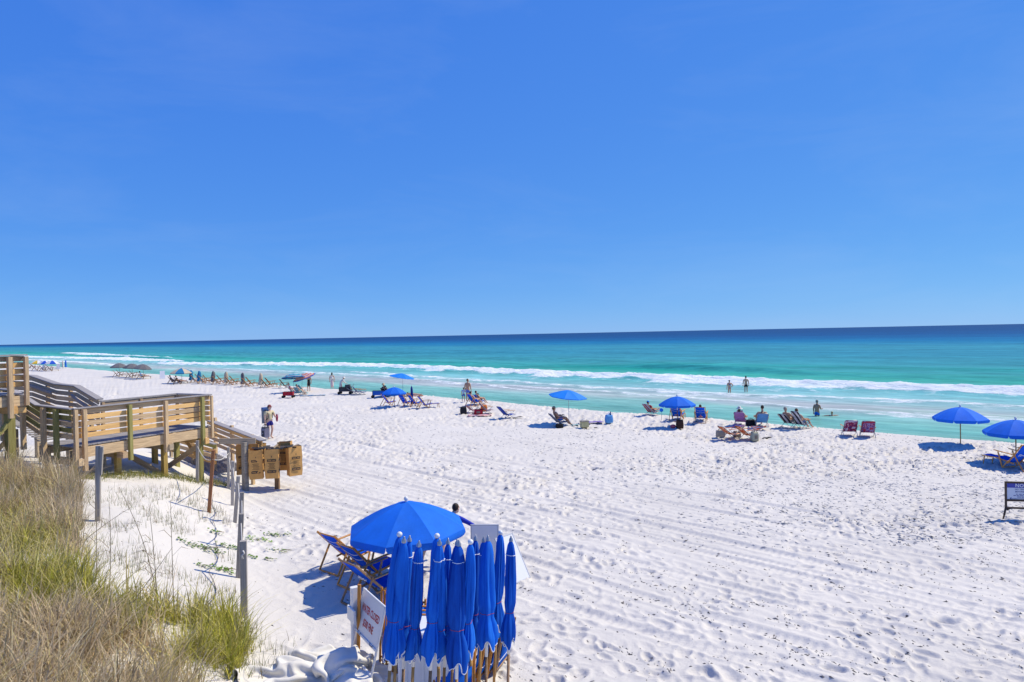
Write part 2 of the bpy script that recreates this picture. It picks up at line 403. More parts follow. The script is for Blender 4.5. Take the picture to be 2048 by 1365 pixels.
def wrack(x, y):
    """how much dark organic grain lies about: streaks along the shore, thickest on the right"""
    u = (x + y) * S2; v = (y - x) * S2
    a = fbm(v * 0.14, u * 0.6, 200, 3)
    zone = 0.75 * sst(15.0, 22, u) * (1 - 0.35 * sst(30, 36, u)) * (0.45 + 0.55 * (1 - sst(4, 32, v)))
    low = 0.30 * sst(6, 9, u) * (1 - sst(17, 21, u))
    w = (x + 5.0) * -0.914 + (y - 12.6) * -0.404
    return np.clip((zone + low) * (0.42 + 0.58 * sst(0.40, 0.68, a)), 0, 1) * (w < -0.3)
build_sand()

# dark organic bits on the sand, some standing in for footprint shade: nobody could count them
def build_debris_and_shade():
    g = np.random.default_rng(3); pts = []
    N = 420000
    D = 1 / g.uniform(1 / 60, 1 / 8.5, N); T = g.uniform(-0.85, 0.85, N); X = T * D; Y = D
    wr = wrack(X, Y); clus = fbm(X * 2.3, Y * 2.3, 300, 3)
    u = (X + Y) * S2
    p = wr * sst(0.44, 0.74, clus) * 0.26 + 0.004
    p = p * (u < 36.3)
    w = (X + 5.0) * -0.914 + (Y - 12.6) * -0.404
    p[w > -0.2] *= 0.25
    k = g.random(N) < p
    X, Y, D = X[k], Y[k], D[k]; n1 = len(X)
    # grey weed wisps over the middle beach, doubling as painted footprint shade
    N = 60000; D2 = 1 / g.uniform(1 / 52, 1 / 16.5, N); T2 = g.uniform(-0.85, 0.85, N); X2 = T2 * D2; Y2 = D2
    u2 = (X2 + Y2) * S2; v2 = (Y2 - X2) * S2; w2 = (X2 + 5.0) * -0.914 + (Y2 - 12.6) * -0.404
    p2 = sst(14, 25, u2) * (u2 < 36.0) * (w2 < -.3) * (0.30 + 0.70 * sst(.40, .62, fbm(X2 * .9, Y2 * .9, 305, 3))) * (0.62 + 0.38 * (1 - sst(10, 40, v2)))
    k2 = g.random(N) < p2 * .62
    X = np.concatenate([X, X2[k2]]); Y = np.concatenate([Y, Y2[k2]]); D = np.concatenate([D, D2[k2]]); n = len(X); mid = np.arange(n) >= n1
    Z = height(X, Y) + sand_detail(X, Y) * (1 - 0.75 * sst(45, 130, D))
    ang = -math.pi / 4 + g.normal(0, 0.55, n); L = (0.010 + 0.055 * g.random(n) ** 2.2) * (0.75 + D / 45); L = np.where(mid, g.uniform(.03, .11, n), L); W = L * g.uniform(0.18, 0.5, n); hgt = g.uniform(0.006, 0.022, n)
    ca, sa = np.cos(ang), np.sin(ang)
    P = np.zeros((n, 5, 3))
    for i, (a, b) in enumerate([(-1, 0), (0.1, -1), (1, 0.1), (-0.1, 1)]):
        P[:, i, 0] = X + ca * a * L - sa * b * W; P[:, i, 1] = Y + sa * a * L + ca * b * W; P[:, i, 2] = Z - 0.006
    P[:, 4, 0] = X; P[:, 4, 1] = Y; P[:, 4, 2] = Z + hgt
    base = np.arange(n)[:, None, None] * 5
    Fq = (np.array([[0, 1, 4], [1, 2, 4], [2, 3, 4], [3, 0, 4]])[None] + base).reshape(-1, 3)
    me = bpy.data.meshes.new("seaweed_and_print_shade"); me.from_pydata(P.reshape(-1, 3).tolist(), [], Fq.tolist())
    me.materials.append(mat("dry_seaweed", (0.20, 0.18, 0.16), 0.9, 0.6, 3.0, coords='Object'))
    me.materials.append(mat("grey_weed_print_shade", (0.44, 0.43, 0.42), 0.95, 0.3, 3.0))
    me.polygons.foreach_set("material_index", np.repeat(mid.astype(np.int32), 4))
    o = link("seaweed_and_print_shade", me); o["kind"] = "stuff"; o["label"] = "dark grey bits of dry seaweed and painted footprint shade strewn over the white sand"; o["category"] = "seaweed"
build_debris_and_shade()

# ------------------------------------------------------------------ sea
def foam_lines():
    # (v points, u of the foam's seaward edge, width to shore, height, strength)
    return [
        ([-60, 11, 36, 60, 81, 110, 135, 165, 200, 222], [80, 79.5, 79, 81, 83.5, 85, 87, 80, 69, 66], [4.5, 5, 7, 6, 5.5, 5, 5, 5, 4.5, 2.5], .6, 1.02),
        ([-60, 11, 36, 60, 81, 105, 125], [66, 66, 65, 65, 66, 69, 70], [4, 5, 3.5, 2.6, 3, 3, 2], .16, .54),
        ([-60, 6, 24, 45, 60, 80, 100], [58.5, 58, 57.5, 59, 60.5, 61, 63], [4.5, 4.5, 3, 2, 2, 1.5, 1], .12, .52),
        ([40, 62, 80, 95, 115, 140, 170], [55, 58.5, 61, 64, 66, 66.5, 60], [1, 1.6, 2, 2.6, 3, 3.5, 3], .10, .52),
        ([215, 245, 285, 330, 390, 460], [76, 80, 82, 78, 74, 72], [2, 6, 8, 8, 7, 5], .5, 1.0),
        ([265, 300, 330, 420, 520], [93, 92, 96, 104, 110], [2, 4, 2, 7, 7], .5, .95),
        ([200, 240, 300, 380, 480], [58, 60, 62, 60, 56], [2, 3, 4, 3, 3], .12, .7),
    ]
def build_sea():
    uu = np.concatenate([np.arange(37, 112, 0.29), np.geomspace(112, 900, 95)[:], np.geomspace(900, 60000, 45)[1:]])
    vv = np.concatenate([-np.geomspace(60000, 62, 42), np.arange(-60, 62, 0.42), np.arange(62, 205, 0.8), np.arange(205, 420, 1.7), np.geomspace(420, 60000, 60)])
    V, U = np.meshgrid(vv, uu)
    far = 1 / (1 + (np.hypot(U, V) / 420) ** 2)
    n1 = fbm(V * 0.05, U * 0.05, 400, 3); n2 = fbm(V * 0.22, U * 0.5, 410, 3); n3 = fbm(V * 0.7, U * 1.1, 420, 3)
    Z = np.full_like(U, WATER); foam = np.zeros_like(U)
    # breakers
    ub = np.interp(V, *foam_lines()[0][:2])
    for i, (pv, pu, pw, hh, st) in enumerate(foam_lines()):
        c = np.interp(V, pv, pu) + 3.2 * (fbm(V * 0.06, V * 0, 430 + i, 2) - 0.5) + 1.6 * (fbm(V * 0.35, U * 0.15, 440 + i, 2) - 0.5)
        wd = np.interp(V, pv, pw) * (0.72 + 0.7 * vnoise(V * 0.13, V * 0, 450 + i))
        inr = sst(pv[0] - 1, pv[0] + 14, V) * (1 - sst(pv[-1] - 18, pv[-1], V)) if i else (1 - sst(pv[-1] - 22, pv[-1], V))
        q = (c - U) / wd
        body = sst(-0.10, 0.06, q) * (1 - sst(0.45, 1.35, q + 0.55 * (n2 - 0.5)))
        foam = np.maximum(foam, body * inr * st)
        lace = sst(-0.05, 0.1, q) * (1 - sst(0.8, 3.4, q)) * inr * np.minimum(st, .9) * 0.45
        foam = np.maximum(foam, lace)
        Z += inr * hh * np.exp(-((q - 0.35) / 0.5) ** 2) * (0.75 + 0.9 * n3) * (wd > 0.5)
    # unbroken swells seaward of the breaker
    for (off, hh, wd) in [(17, .62, 3.6), (37, .40, 5.0), (62, .34, 6), (92, .30, 7)]:
        c = ub + off + 9 * (fbm(V * 0.012, V * 0 + off, 470, 2) - 0.5)
        q = (U - c) / wd; q = np.where(q < 0, q * 1.9, q * 0.7)
        Z += hh * np.exp(-q * q) * (0.25 + 1.3 * sst(0.35, 0.75, fbm(V * 0.018 + off, V * 0, 480, 2)))
    Z += far * (0.16 * (fbm(V * 0.05, U * 0.22, 490, 3) - 0.5) * sst(60, 90, U) + 0.05 * (n2 - 0.5) * 2)
    # colour of the water itself over its bed
    ku = [37, 44, 48, 53.5, 57, 60, 64, 69, 76, 84, 92, 99, 110, 135, 180, 240, 330, 450, 620, 1000, 2200, 60000]
    kc = [(148, 194, 176), (140, 192, 176), (118, 186, 172), (140, 194, 182), (176, 202, 190), (180, 200, 194), (156, 200, 196), (138, 196, 196), (112, 192, 190), (96, 188, 178), (76, 180, 160), (64, 168, 158), (70, 164, 164), (64, 154, 164), (58, 146, 166), (62, 150, 168), (26, 122, 166), (20, 100, 152), (20, 84, 140), (20, 76, 130), (22, 72, 126), (24, 72, 124)]
    lin = np.array([srgb(*c) for c in kc])
    Us = U + 5 * (n1 - 0.5) * sst(40, 80, U) + 0.22 * U * (fbm(V * 0.006, U * 0.02, 500, 3) - 0.5) * sst(90, 200, U)
    C = np.stack([np.interp(Us, ku, lin[:, i]) for i in range(3)], -1)
    # clear green where a swell stands up and thins
    grn = np.zeros_like(U)
    for (off, wd) in [(13.5, 3.6), (34, 4.5)]:
        c = ub + off + 9 * (fbm(V * 0.012, V * 0 + off + (3.5 if off < 20 else 3), 470, 2) - 0.5)
        grn = np.maximum(grn, np.exp(-((U - c) / wd) ** 2) * sst(0.30, 0.62, fbm(V * 0.02 + off, V * 0, 515, 2)) * (1 if off < 20 else .6))
    C = C * (1 - grn[..., None] * 0.8) + np.array(srgb(34, 160, 142)) * grn[..., None] * 0.8
    # sand through thin water on the bar, patchy, sky sheen mixed into its colour
    bar = np.exp(-((U - 58.5 - 4 * (n1 - 0.5)) / 4.2) ** 2) * sst(0.38, 0.6, fbm(V * 0.09, U * 0.3, 520, 3))
    C = C * (1 - 0.6 * bar[..., None]) + np.array(srgb(188, 186, 190)) * 0.6 * bar[..., None]
    C *= 0.84
    X = (U - V) * S2; Y = (U + V) * S2
    m = bpy.data.materials.new("sea_water"); n = NT(m)
    g = n.n("NewGeometry"); mp = n.n("Mapping"); mp.inputs["Rotation"].default_value = (0, 0, R(-45)); n.l(g.outputs["Position"], mp.inputs[0])
    # after the turn local x runs out to sea, y along the shore
    st = n.n("Mapping"); st.inputs["Scale"].default_value = (1.0, 0.30, 1); n.l(mp.outputs[0], st.inputs[0])
    w1 = n.n("TexNoise"); w1.inputs["Scale"].default_value = 0.33; w1.inputs["Detail"].default_value = 7; w1.inputs["Roughness"].default_value = 0.62; n.l(st.outputs[0], w1.inputs[0])
    bp = n.n("Bump"); bp.inputs["Strength"].default_value = 1.0; bp.inputs["Distance"].default_value = 0.34; n.l(w1.outputs[0], bp.inputs["Height"])
    ca = n.n("Attribute"); ca.attribute_name = "water_tint"
    w2 = n.n("TexNoise"); w2.inputs["Scale"].default_value = 0.10; w2.inputs["Detail"].default_value = 6; w2.inputs["Roughness"].default_value = 0.6; n.l(st.outputs[0], w2.inputs[0])
    hv = n.n("MapRange"); hv.inputs["From Min"].default_value = 0.3; hv.inputs["From Max"].default_value = 0.7; hv.inputs["To Min"].default_value = 0.80; hv.inputs["To Max"].default_value = 1.2; n.l(w2.outputs[0], hv.inputs[0])
    tm = n.n("VectorMath", operation='SCALE'); n.l(ca.outputs["Color"], tm.inputs[0])
    st3 = n.n("Mapping"); st3.inputs["Scale"].default_value = (1.0, 0.22, 1); n.l(mp.outputs[0], st3.inputs[0])
    w3 = n.n("TexNoise"); w3.inputs["Scale"].default_value = 0.85; w3.inputs["Detail"].default_value = 6; w3.inputs["Roughness"].default_value = 0.7; n.l(st3.outputs[0], w3.inputs[0])
    h3 = n.n("MapRange"); h3.inputs["From Min"].default_value = 0.3; h3.inputs["From Max"].default_value = 0.7; h3.inputs["To Min"].default_value = 0.66; h3.inputs["To Max"].default_value = 1.32; n.l(w3.outputs[0], h3.inputs[0])  # light and dark wave faces put into the water colour as streaks
    hm = n.n("Math", operation='MULTIPLY'); n.l(hv.outputs[0], hm.inputs[0]); n.l(h3.outputs[0], hm.inputs[1]); n.l(hm.outputs[0], tm.inputs["Scale"])
    df = n.n("BsdfDiffuse"); n.l(tm.outputs[0], df.inputs[0]); n.l(bp.outputs[0], df.inputs["Normal"])
    gl = n.n("BsdfGlossy"); gl.inputs["Roughness"].default_value = 0.18; n.l(bp.outputs[0], gl.inputs["Normal"])
    fr = n.n("Fresnel"); fr.inputs[0].default_value = 1.33; n.l(bp.outputs[0], fr.inputs["Normal"])
    cl = n.n("Math", operation='MINIMUM'); cl.inputs[1].default_value = 0.15; n.l(fr.outputs[0], cl.inputs[0])
    ws = n.n("MixShader"); n.l(cl.outputs[0], ws.inputs[0]); n.l(df.outputs[0], ws.inputs[1]); n.l(gl.outputs[0], ws.inputs[2])
    # foam
    fa = n.n("Attribute"); fa.attribute_name = "foam"
    st2 = n.n("Mapping"); st2.inputs["Scale"].default_value = (1.0, 0.55, 1); n.l(mp.outputs[0], st2.inputs[0])
    f1 = n.n("TexNoise"); f1.inputs["Scale"].default_value = 0.9; f1.inputs["Detail"].default_value = 8; f1.inputs["Roughness"].default_value = 0.72; n.l(st2.outputs[0], f1.inputs[0])
    fs = n.n("Math", operation='ADD'); n.l(fa.outputs["Fac"], fs.inputs[0]); n.l(f1.outputs[0], fs.inputs[1])
    fr2 = n.n("ValToRGB"); fr2.color_ramp.elements[0].position = 0.80; fr2.color_ramp.elements[1].position = 0.97
    sc = n.n("Math", operation='MULTIPLY'); sc.inputs[1].default_value = 0.86; n.l(fs.outputs[0], sc.inputs[0]); n.l(sc.outputs[0], fr2.inputs[0])
    fd = n.n("BsdfDiffuse"); fd.inputs[0].default_value = (0.84, 0.87, 0.88, 1)
    fv = n.n("ValToRGB"); fv.color_ramp.elements[0].position = .30; fv.color_ramp.elements[0].color = (.56, .72, .75, 1); fv.color_ramp.elements[1].position = .58; fv.color_ramp.elements[1].color = (.84, .87, .88, 1); n.l(f1.outputs[0], fv.inputs[0]); n.l(fv.outputs[0], fd.inputs[0])
    b2 = n.n("Bump"); b2.inputs["Strength"].default_value = 1.0; b2.inputs["Distance"].default_value = 0.5; n.l(f1.outputs[0], b2.inputs["Height"]); n.l(b2.outputs[0], fd.inputs["Normal"])
    mx = n.n("MixShader"); n.l(fr2.outputs[0], mx.inputs[0]); n.l(ws.outputs[0], mx.inputs[1]); n.l(fd.outputs[0], mx.inputs[2])
    o = n.n("OutputMaterial"); n.l(mx.outputs[0], o.inputs[0])
    me = grid_mesh("sea", X, Y, Z, m); me.flip_normals() if me.polygons[0].normal.z < 0 else None
    fattr(me, "foam", foam); cattr(me, "water_tint", C)
    so = link("sea", me); so["kind"] = "structure"
build_sea()
# ------------------------------------------------------------------ shared materials
W_NEW = wood("new_pine", (0.78, 0.50, 0.21), (0.52, 0.29, 0.10))
W_GREY = wood("weathered_pine", (0.56, 0.45, 0.31), (0.28, 0.22, 0.16))
W_PILE = wood("olive_brown_pile", (0.44, 0.31, 0.10), (0.27, 0.17, 0.04), axis=0)
W_TAN = wood("half_weathered_pine", (0.72, 0.53, 0.31), (0.33, 0.22, 0.13))
W_GREEN = wood("green_treated_pine", (0.34, 0.31, 0.11), (0.20, 0.17, 0.05))
W_CAP = wood("grey_cap_board", (0.36, 0.34, 0.34), (0.22, 0.21, 0.21))
W_POST = wood("silver_grey_post", (0.44, 0.40, 0.35), (0.20, 0.18, 0.155), axis=2)
W_RED = wood("red_brown_post", (0.36, 0.16, 0.07), (0.20, 0.08, 0.035), axis=2)
W_CHAIR = wood("varnished_chair_wood", (0.68, 0.33, 0.09), (0.42, 0.18, 0.045), rough=0.5)
W_CHAIR2 = wood("aged_chair_wood", (0.40, 0.25, 0.14), (0.20, 0.12, 0.065), rough=0.6)
W_ORANGE = wood("orange_stained_wood", (0.58, 0.25, 0.05), (0.36, 0.13, 0.02), rough=0.45, axis=2)
W_POLE = wood("umbrella_pole_wood", (0.50, 0.30, 0.11), (0.33, 0.17, 0.05), rough=0.5, axis=2)
BLUE = mat("royal_blue_canvas", (0.012, 0.165, 0.74), 0.75, 0.10, 3.0, bump=0.12, bscale=25, spec=0.2, transl=0.16)
FURL = mat("furled_blue_canvas", (0.009, 0.125, 0.56), 0.85, 0.24, 7.0, bump=0.35, bscale=14, spec=0.15, stretch=(1, 1, .18), dark=(0.005, 0.055, 0.33))  # dark lengthwise streaks paint crease shade into the cloth colour
BLUE2 = mat("bright_blue_nylon", (0.014, 0.24, 0.82), 0.6, 0.10, 3.0, spec=0.3, transl=0.25)
BLUEC = mat("blue_sling_canvas", (0.012, 0.15, 0.78), 0.8, 0.12, 5.0, bump=0.15, bscale=40, spec=0.2, transl=0.40)
NAVY = mat("navy_cloth", (0.012, 0.025, 0.13), 0.8, 0.15, 5)
WHITE = mat("white_paint", (0.74, 0.74, 0.73), 0.45, 0.04, 3)
WPLAS = mat("white_plastic", (0.72, 0.73, 0.75), 0.35, 0.04, 2, spec=0.5)
WCLOTH = mat("white_canvas", (0.72, 0.70, 0.64), 0.85, 0.06, 2, bump=0.2, bscale=18, dark=(0.60, 0.56, 0.47))
PIPE = mat("white_piping", (0.74, 0.75, 0.78), 0.7, 0.04, 4)
STEEL = mat("dull_steel", (0.42, 0.42, 0.43), 0.4, 0.12, 8, metal=0.7)
BLACK = mat("black_fabric", (0.018, 0.018, 0.022), 0.8, 0.3, 6)
DGREY = mat("dark_grey_fabric", (0.07, 0.07, 0.08), 0.85, 0.25, 6, transl=0.08)
GREYU = mat("grey_parasol_cloth", (0.16, 0.155, 0.165), 0.85, 0.12, 5, transl=0.12)
TAN = mat("cream_cloth", (0.55, 0.47, 0.35), 0.85, 0.08, 5, transl=0.15)
TEALU = mat("blue_teal_cloth", (0.02, 0.20, 0.40), 0.8, 0.08, 5, transl=0.15)
RED = mat("red_cloth", (0.42, 0.012, 0.03), 0.75, 0.15, 6)
CORD = mat("orange_red_cord", (0.45, 0.07, 0.05), 0.7, 0.15, 9)
ORANGE = mat("orange_cloth", (0.68, 0.16, 0.02), 0.8, 0.2, 7)
PINK = mat("lilac_towel", (0.46, 0.22, 0.48), 0.95, 0.18, 9, bump=0.3)
SKYB = mat("sky_blue_cloth", (0.12, 0.36, 0.72), 0.85, 0.12, 8)
TEAL = mat("teal_cloth", (0.04, 0.38, 0.45), 0.85, 0.15, 8)
YEL = mat("pale_yellow_plastic", (0.55, 0.50, 0.25), 0.5, 0.1, 5)
KRAFT = mat("brown_kraft_paper", (0.58, 0.32, 0.105), 0.85, 0.12, 5, bump=0.35, bscale=9)
INK = mat("dark_grey_print", (0.035, 0.035, 0.04), 0.8, 0.2, 9)
PLUM = mat("lavender_grey_cloth", (0.20, 0.19, 0.25), 0.85, 0.15, 7)
TAUPE = mat("taupe_cloth", (0.24, 0.19, 0.15), 0.85, 0.15, 7)
STRAW = mat("straw_weave", (0.62, 0.50, 0.33), 0.9, 0.12, 20, bump=0.4)
GREEN = mat("leaf_green", (0.17, 0.30, 0.04), 0.7, 0.35, 6, transl=0.2)
CREAM = mat("cream_shirt_cloth", (0.66, 0.57, 0.36), 0.85, 0.08, 6)
SKIN_T = mat("tanned_skin", (0.54, 0.32, 0.205), 0.6, 0.1, 7)
SKIN_L = mat("light_skin", (0.62, 0.40, 0.30), 0.6, 0.1, 7)
SKIN_D = mat("deep_tanned_skin", (0.44, 0.245, 0.155), 0.6, 0.1, 7)
H_DARK = mat("dark_brown_hair", (0.030, 0.018, 0.012), 0.6, 0.3, 14, bump=0.6, bscale=60)
H_BROWN = mat("brown_hair", (0.085, 0.045, 0.022), 0.6, 0.3, 14, bump=0.6, bscale=60)
H_GREY = mat("grey_hair", (0.28, 0.25, 0.21), 0.6, 0.25, 14, bump=0.6, bscale=60)
H_BLOND = mat("blond_hair", (0.42, 0.29, 0.13), 0.6, 0.25, 14, bump=0.6, bscale=60)
RUBB = mat("black_rubber", (0.02, 0.02, 0.02), 0.8, 0.2, 9)
def ring_mat(name, stops, rmax):
    """cloth printed with rings about the object's own axis"""
    m = bpy.data.materials.new(name); t = NT(m)
    tc = t.n("TexCoord"); sp = t.n("SeparateXYZ"); cb = t.n("CombineXYZ"); t.l(tc.outputs["Object"], sp.inputs[0]); t.l(sp.outputs[0], cb.inputs[0]); t.l(sp.outputs[1], cb.inputs[1])
    ln = t.n("VectorMath", operation='LENGTH'); t.l(cb.outputs[0], ln.inputs[0])
    dv = t.n("Math", operation='DIVIDE'); dv.inputs[1].default_value = rmax; t.l(ln.outputs["Value"], dv.inputs[0])
    rp = t.n("ValToRGB"); rp.color_ramp.interpolation = 'CONSTANT'
    e = rp.color_ramp.elements
    while len(e) < len(stops): e.new(0.5)
    for i, (p, c) in enumerate(stops): e[i].position = p; e[i].color = c4(c)
    t.l(dv.outputs[0], rp.inputs[0])
    b = t.n("BsdfPrincipled"); b.inputs["Roughness"].default_value = 0.8; t.l(rp.outputs[0], b.inputs["Base Color"])
    tr = t.n("BsdfTranslucent"); t.l(rp.outputs[0], tr.inputs[0]); mx = t.n("MixShader"); mx.inputs[0].default_value = 0.18
    t.l(b.outputs[0], mx.inputs[1]); t.l(tr.outputs[0], mx.inputs[2]); o = t.n("OutputMaterial"); t.l(mx.outputs[0], o.inputs[0]); return m
RING_TEAL = ring_mat("teal_ringed_cloth", [(0, (.02, .05, .2)), (.12, (.03, .40, .45)), (.32, (.45, .50, .58)), (.48, (.03, .45, .48)), (.62, (.02, .10, .35)), (.72, (.5, .3, .35)), (.80, (.04, .45, .5)), (.90, (.015, .06, .28))], 1.15)
RING_OR = ring_mat("orange_ringed_cloth", [(0, (.5, .1, .08)), (.12, (.55, .45, .48)), (.28, (.60, .20, .10)), (.44, (.5, .4, .5)), (.58, (.62, .16, .10)), (.70, (.6, .5, .5)), (.80, (.62, .18, .06)), (.90, (.02, .10, .45))], 1.15)
def spot_mat(name, cols, scale, stripes=False):
    m = bpy.data.materials.new(name); t = NT(m); tc = t.n("TexCoord")
    if stripes:
        w = t.n("TexWave", wave_type='BANDS', bands_direction='DIAGONAL'); w.inputs["Scale"].default_value = scale; w.inputs["Distortion"].default_value = 2.5; w.inputs["Detail"].default_value = 1; t.l(tc.outputs["Object"], w.inputs[0]); src = w.outputs["Fac"]
    else:
        v = t.n("TexVoronoi"); v.inputs["Scale"].default_value = scale; t.l(tc.outputs["Object"], v.inputs[0])
        n2 = t.n("TexNoise"); n2.inputs["Scale"].default_value = scale * 0.8; t.l(tc.outputs["Object"], n2.inputs[0])
        a = t.n("Math", operation='MULTIPLY_ADD'); a.inputs[1].default_value = 0.6; t.l(v.outputs["Distance"], a.inputs[0]); t.l(n2.outputs[0], a.inputs[2]); src = a.outputs[0]
    rp = t.n("ValToRGB"); rp.color_ramp.interpolation = 'CONSTANT'; e = rp.color_ramp.elements
    while len(e) < len(cols): e.new(0.5)
    for i, (p, c) in enumerate(cols): e[i].position = p; e[i].color = c4(c)
    t.l(src, rp.inputs[0]); b = t.n("BsdfPrincipled"); b.inputs["Roughness"].default_value = 0.8; t.l(rp.outputs[0], b.inputs["Base Color"]); o = t.n("OutputMaterial")
    tr = t.n("BsdfTranslucent"); t.l(rp.outputs[0], tr.inputs[0]); mx = t.n("MixShader"); mx.inputs[0].default_value = .4; t.l(b.outputs[0], mx.inputs[1]); t.l(tr.outputs[0], mx.inputs[2]); t.l(mx.outputs[0], o.inputs[0]); return m
FLORAL = spot_mat("floral_print_cloth", [(0, (.55, .5, .6)), (.52, (.45, .03, .09)), (.66, (.10, .05, .22)), (.76, (.40, .04, .10)), (.88, (.55, .5, .62))], 7)
FLORAL2 = spot_mat("floral_print_cloth_lilac", [(0, (.5, .45, .66)), (.50, (.40, .04, .12)), (.64, (.13, .08, .30)), (.74, (.34, .28, .52)), (.86, (.42, .05, .1))], 7)
ZEBRA = spot_mat("black_white_striped_cloth", [(0, (.03, .03, .05)), (.5, (.66, .66, .70))], 1.9, True)
BSTR = spot_mat("blue_white_striped_cloth", [(0, (.02, .09, .30)), (.45, (.30, .42, .62))], 6, True)
MULTI = spot_mat("red_blue_striped_towel", [(0, (.5, .03, .03)), (.35, (.55, .3, .05)), (.55, (.05, .12, .4)), (.75, (.3, .45, .6))], 2.4, True)
ORFLOR = spot_mat("orange_print_cloth", [(0, (.70, .16, .02)), (.60, (.62, .30, .05)), (.72, (.55, .06, .03)), (.84, (.7, .55, .4))], 8)

# ------------------------------------------------------------------ parasols
def _panel(dia, drop, val, dome=1.7):
    mb = MB(); Rr = dia / 2; na, nr = 5, 7; rows = []
    for i in range(nr + 1):
        f = i / nr; row = []
        for j in range(na):
            ph = (j / (na - 1) - 0.5) * math.pi / 4
            k = math.cos(math.pi / 8) / math.cos(ph); k = 1 + (k - 1) * f
            sag = 0.05 * Rr * math.cos(ph * 4) * math.sin(math.pi * min(1, f * 1.02)) * f
            r = Rr * f * k
            row.append((r * math.cos(ph), r * math.sin(ph), -drop * f ** dome - sag))
        rows.append(row)
    mb.sheet(rows)
    if val > 0:
        rows2 = [rows[-1]]
        for q, (sh, dz) in enumerate([(0.99, 0.45), (0.93, 0.85), (0.80, 1.0)]):
            row = []
            for j in range(na):
                ph = (j / (na - 1) - 0.5) * math.pi / 4 * sh
                k = math.cos(math.pi / 8) / math.cos(ph); r = Rr * k * (1.012 - 0.012 * q)
                row.append((r * math.cos(ph), r * math.sin(ph), -drop - val * dz))
            rows2.append(row)
        mb.sheet(rows2)
    return mb
_PAN = {}
def parasol(label, base, dia=2.5, apex=1.72, rim=1.15, val=0.10, mats=None, tilt=(0, 0), spin=0.0, group=None, pole=(W_POLE, WHITE), split=0.55, pole_r=0.022, off=(0, 0), finial=True, dome=1.7):
    """open beach parasol: eight cloth panels, ribs, hub, pole, finial"""
    mats = mats or [BLUE] * 8
    o = thing("beach_umbrella", label, "beach umbrella", base, 0, group)
    key = (dia, round(apex - rim, 3), val, dome)
    if key not in _PAN: _PAN[key] = _panel(dia, apex - rim, val, dome).mesh("canopy_panel", BLUE)
    T = Matrix.Translation((off[0], off[1], apex)) @ Matrix.Rotation(tilt[0], 4, 'X') @ Matrix.Rotation(tilt[1], 4, 'Y')
    for k in range(8):
        p = link("canopy_panel", _PAN[key], o); p.matrix_local = T @ Matrix.Rotation(spin + k * math.pi / 4, 4, 'Z')
        p.material_slots[0].link = 'OBJECT'; p.material_slots[0].material = mats[k % len(mats)]
    mb = MB(); drop = apex - rim
    for k in range(8):
        a = spin + (k + 0.5) * math.pi / 4; pts = []
        for f in (0.03, 0.35, 0.7, 1.0):
            pts.append(T @ Vector((dia / 2 * f * math.cos(a), dia / 2 * f * math.sin(a), -drop * f ** dome - 0.012)))
        mb.tube(pts, 0.006, 5)
        mid = T @ Vector((dia / 2 * 0.5 * math.cos(a), dia / 2 * 0.5 * math.sin(a), -drop * 0.5 ** dome - 0.014)); hub = T @ Vector((0, 0, -0.34 * dia / 2))
        mb.bar(hub, mid, 0.007, 0.007)
    mb.build("rib_frame", STEEL, o)
    tp = T @ Vector((0, 0, 0)); lo = Vector((0, 0, -0.25)); sp = lo.lerp(tp, split)
    mb = MB(); mb.tube([lo, sp], pole_r, 10); mb.build("pole", pole[0], o)
    mb = MB(); mb.tube([sp - (tp - lo).normalized() * 0.02, tp], pole_r * 0.8, 10); mb.build("upper_pole", pole[1], o)
    if finial:
        mb = MB(); mb.lathe([(0.0, 0.11), (0.03, 0.10), (0.045, 0.07), (0.045, 0.045), (0.026, 0.012), (0.026, -0.01)], 12); f = mb.build("finial", WHITE, o); f.matrix_local = T
    return o

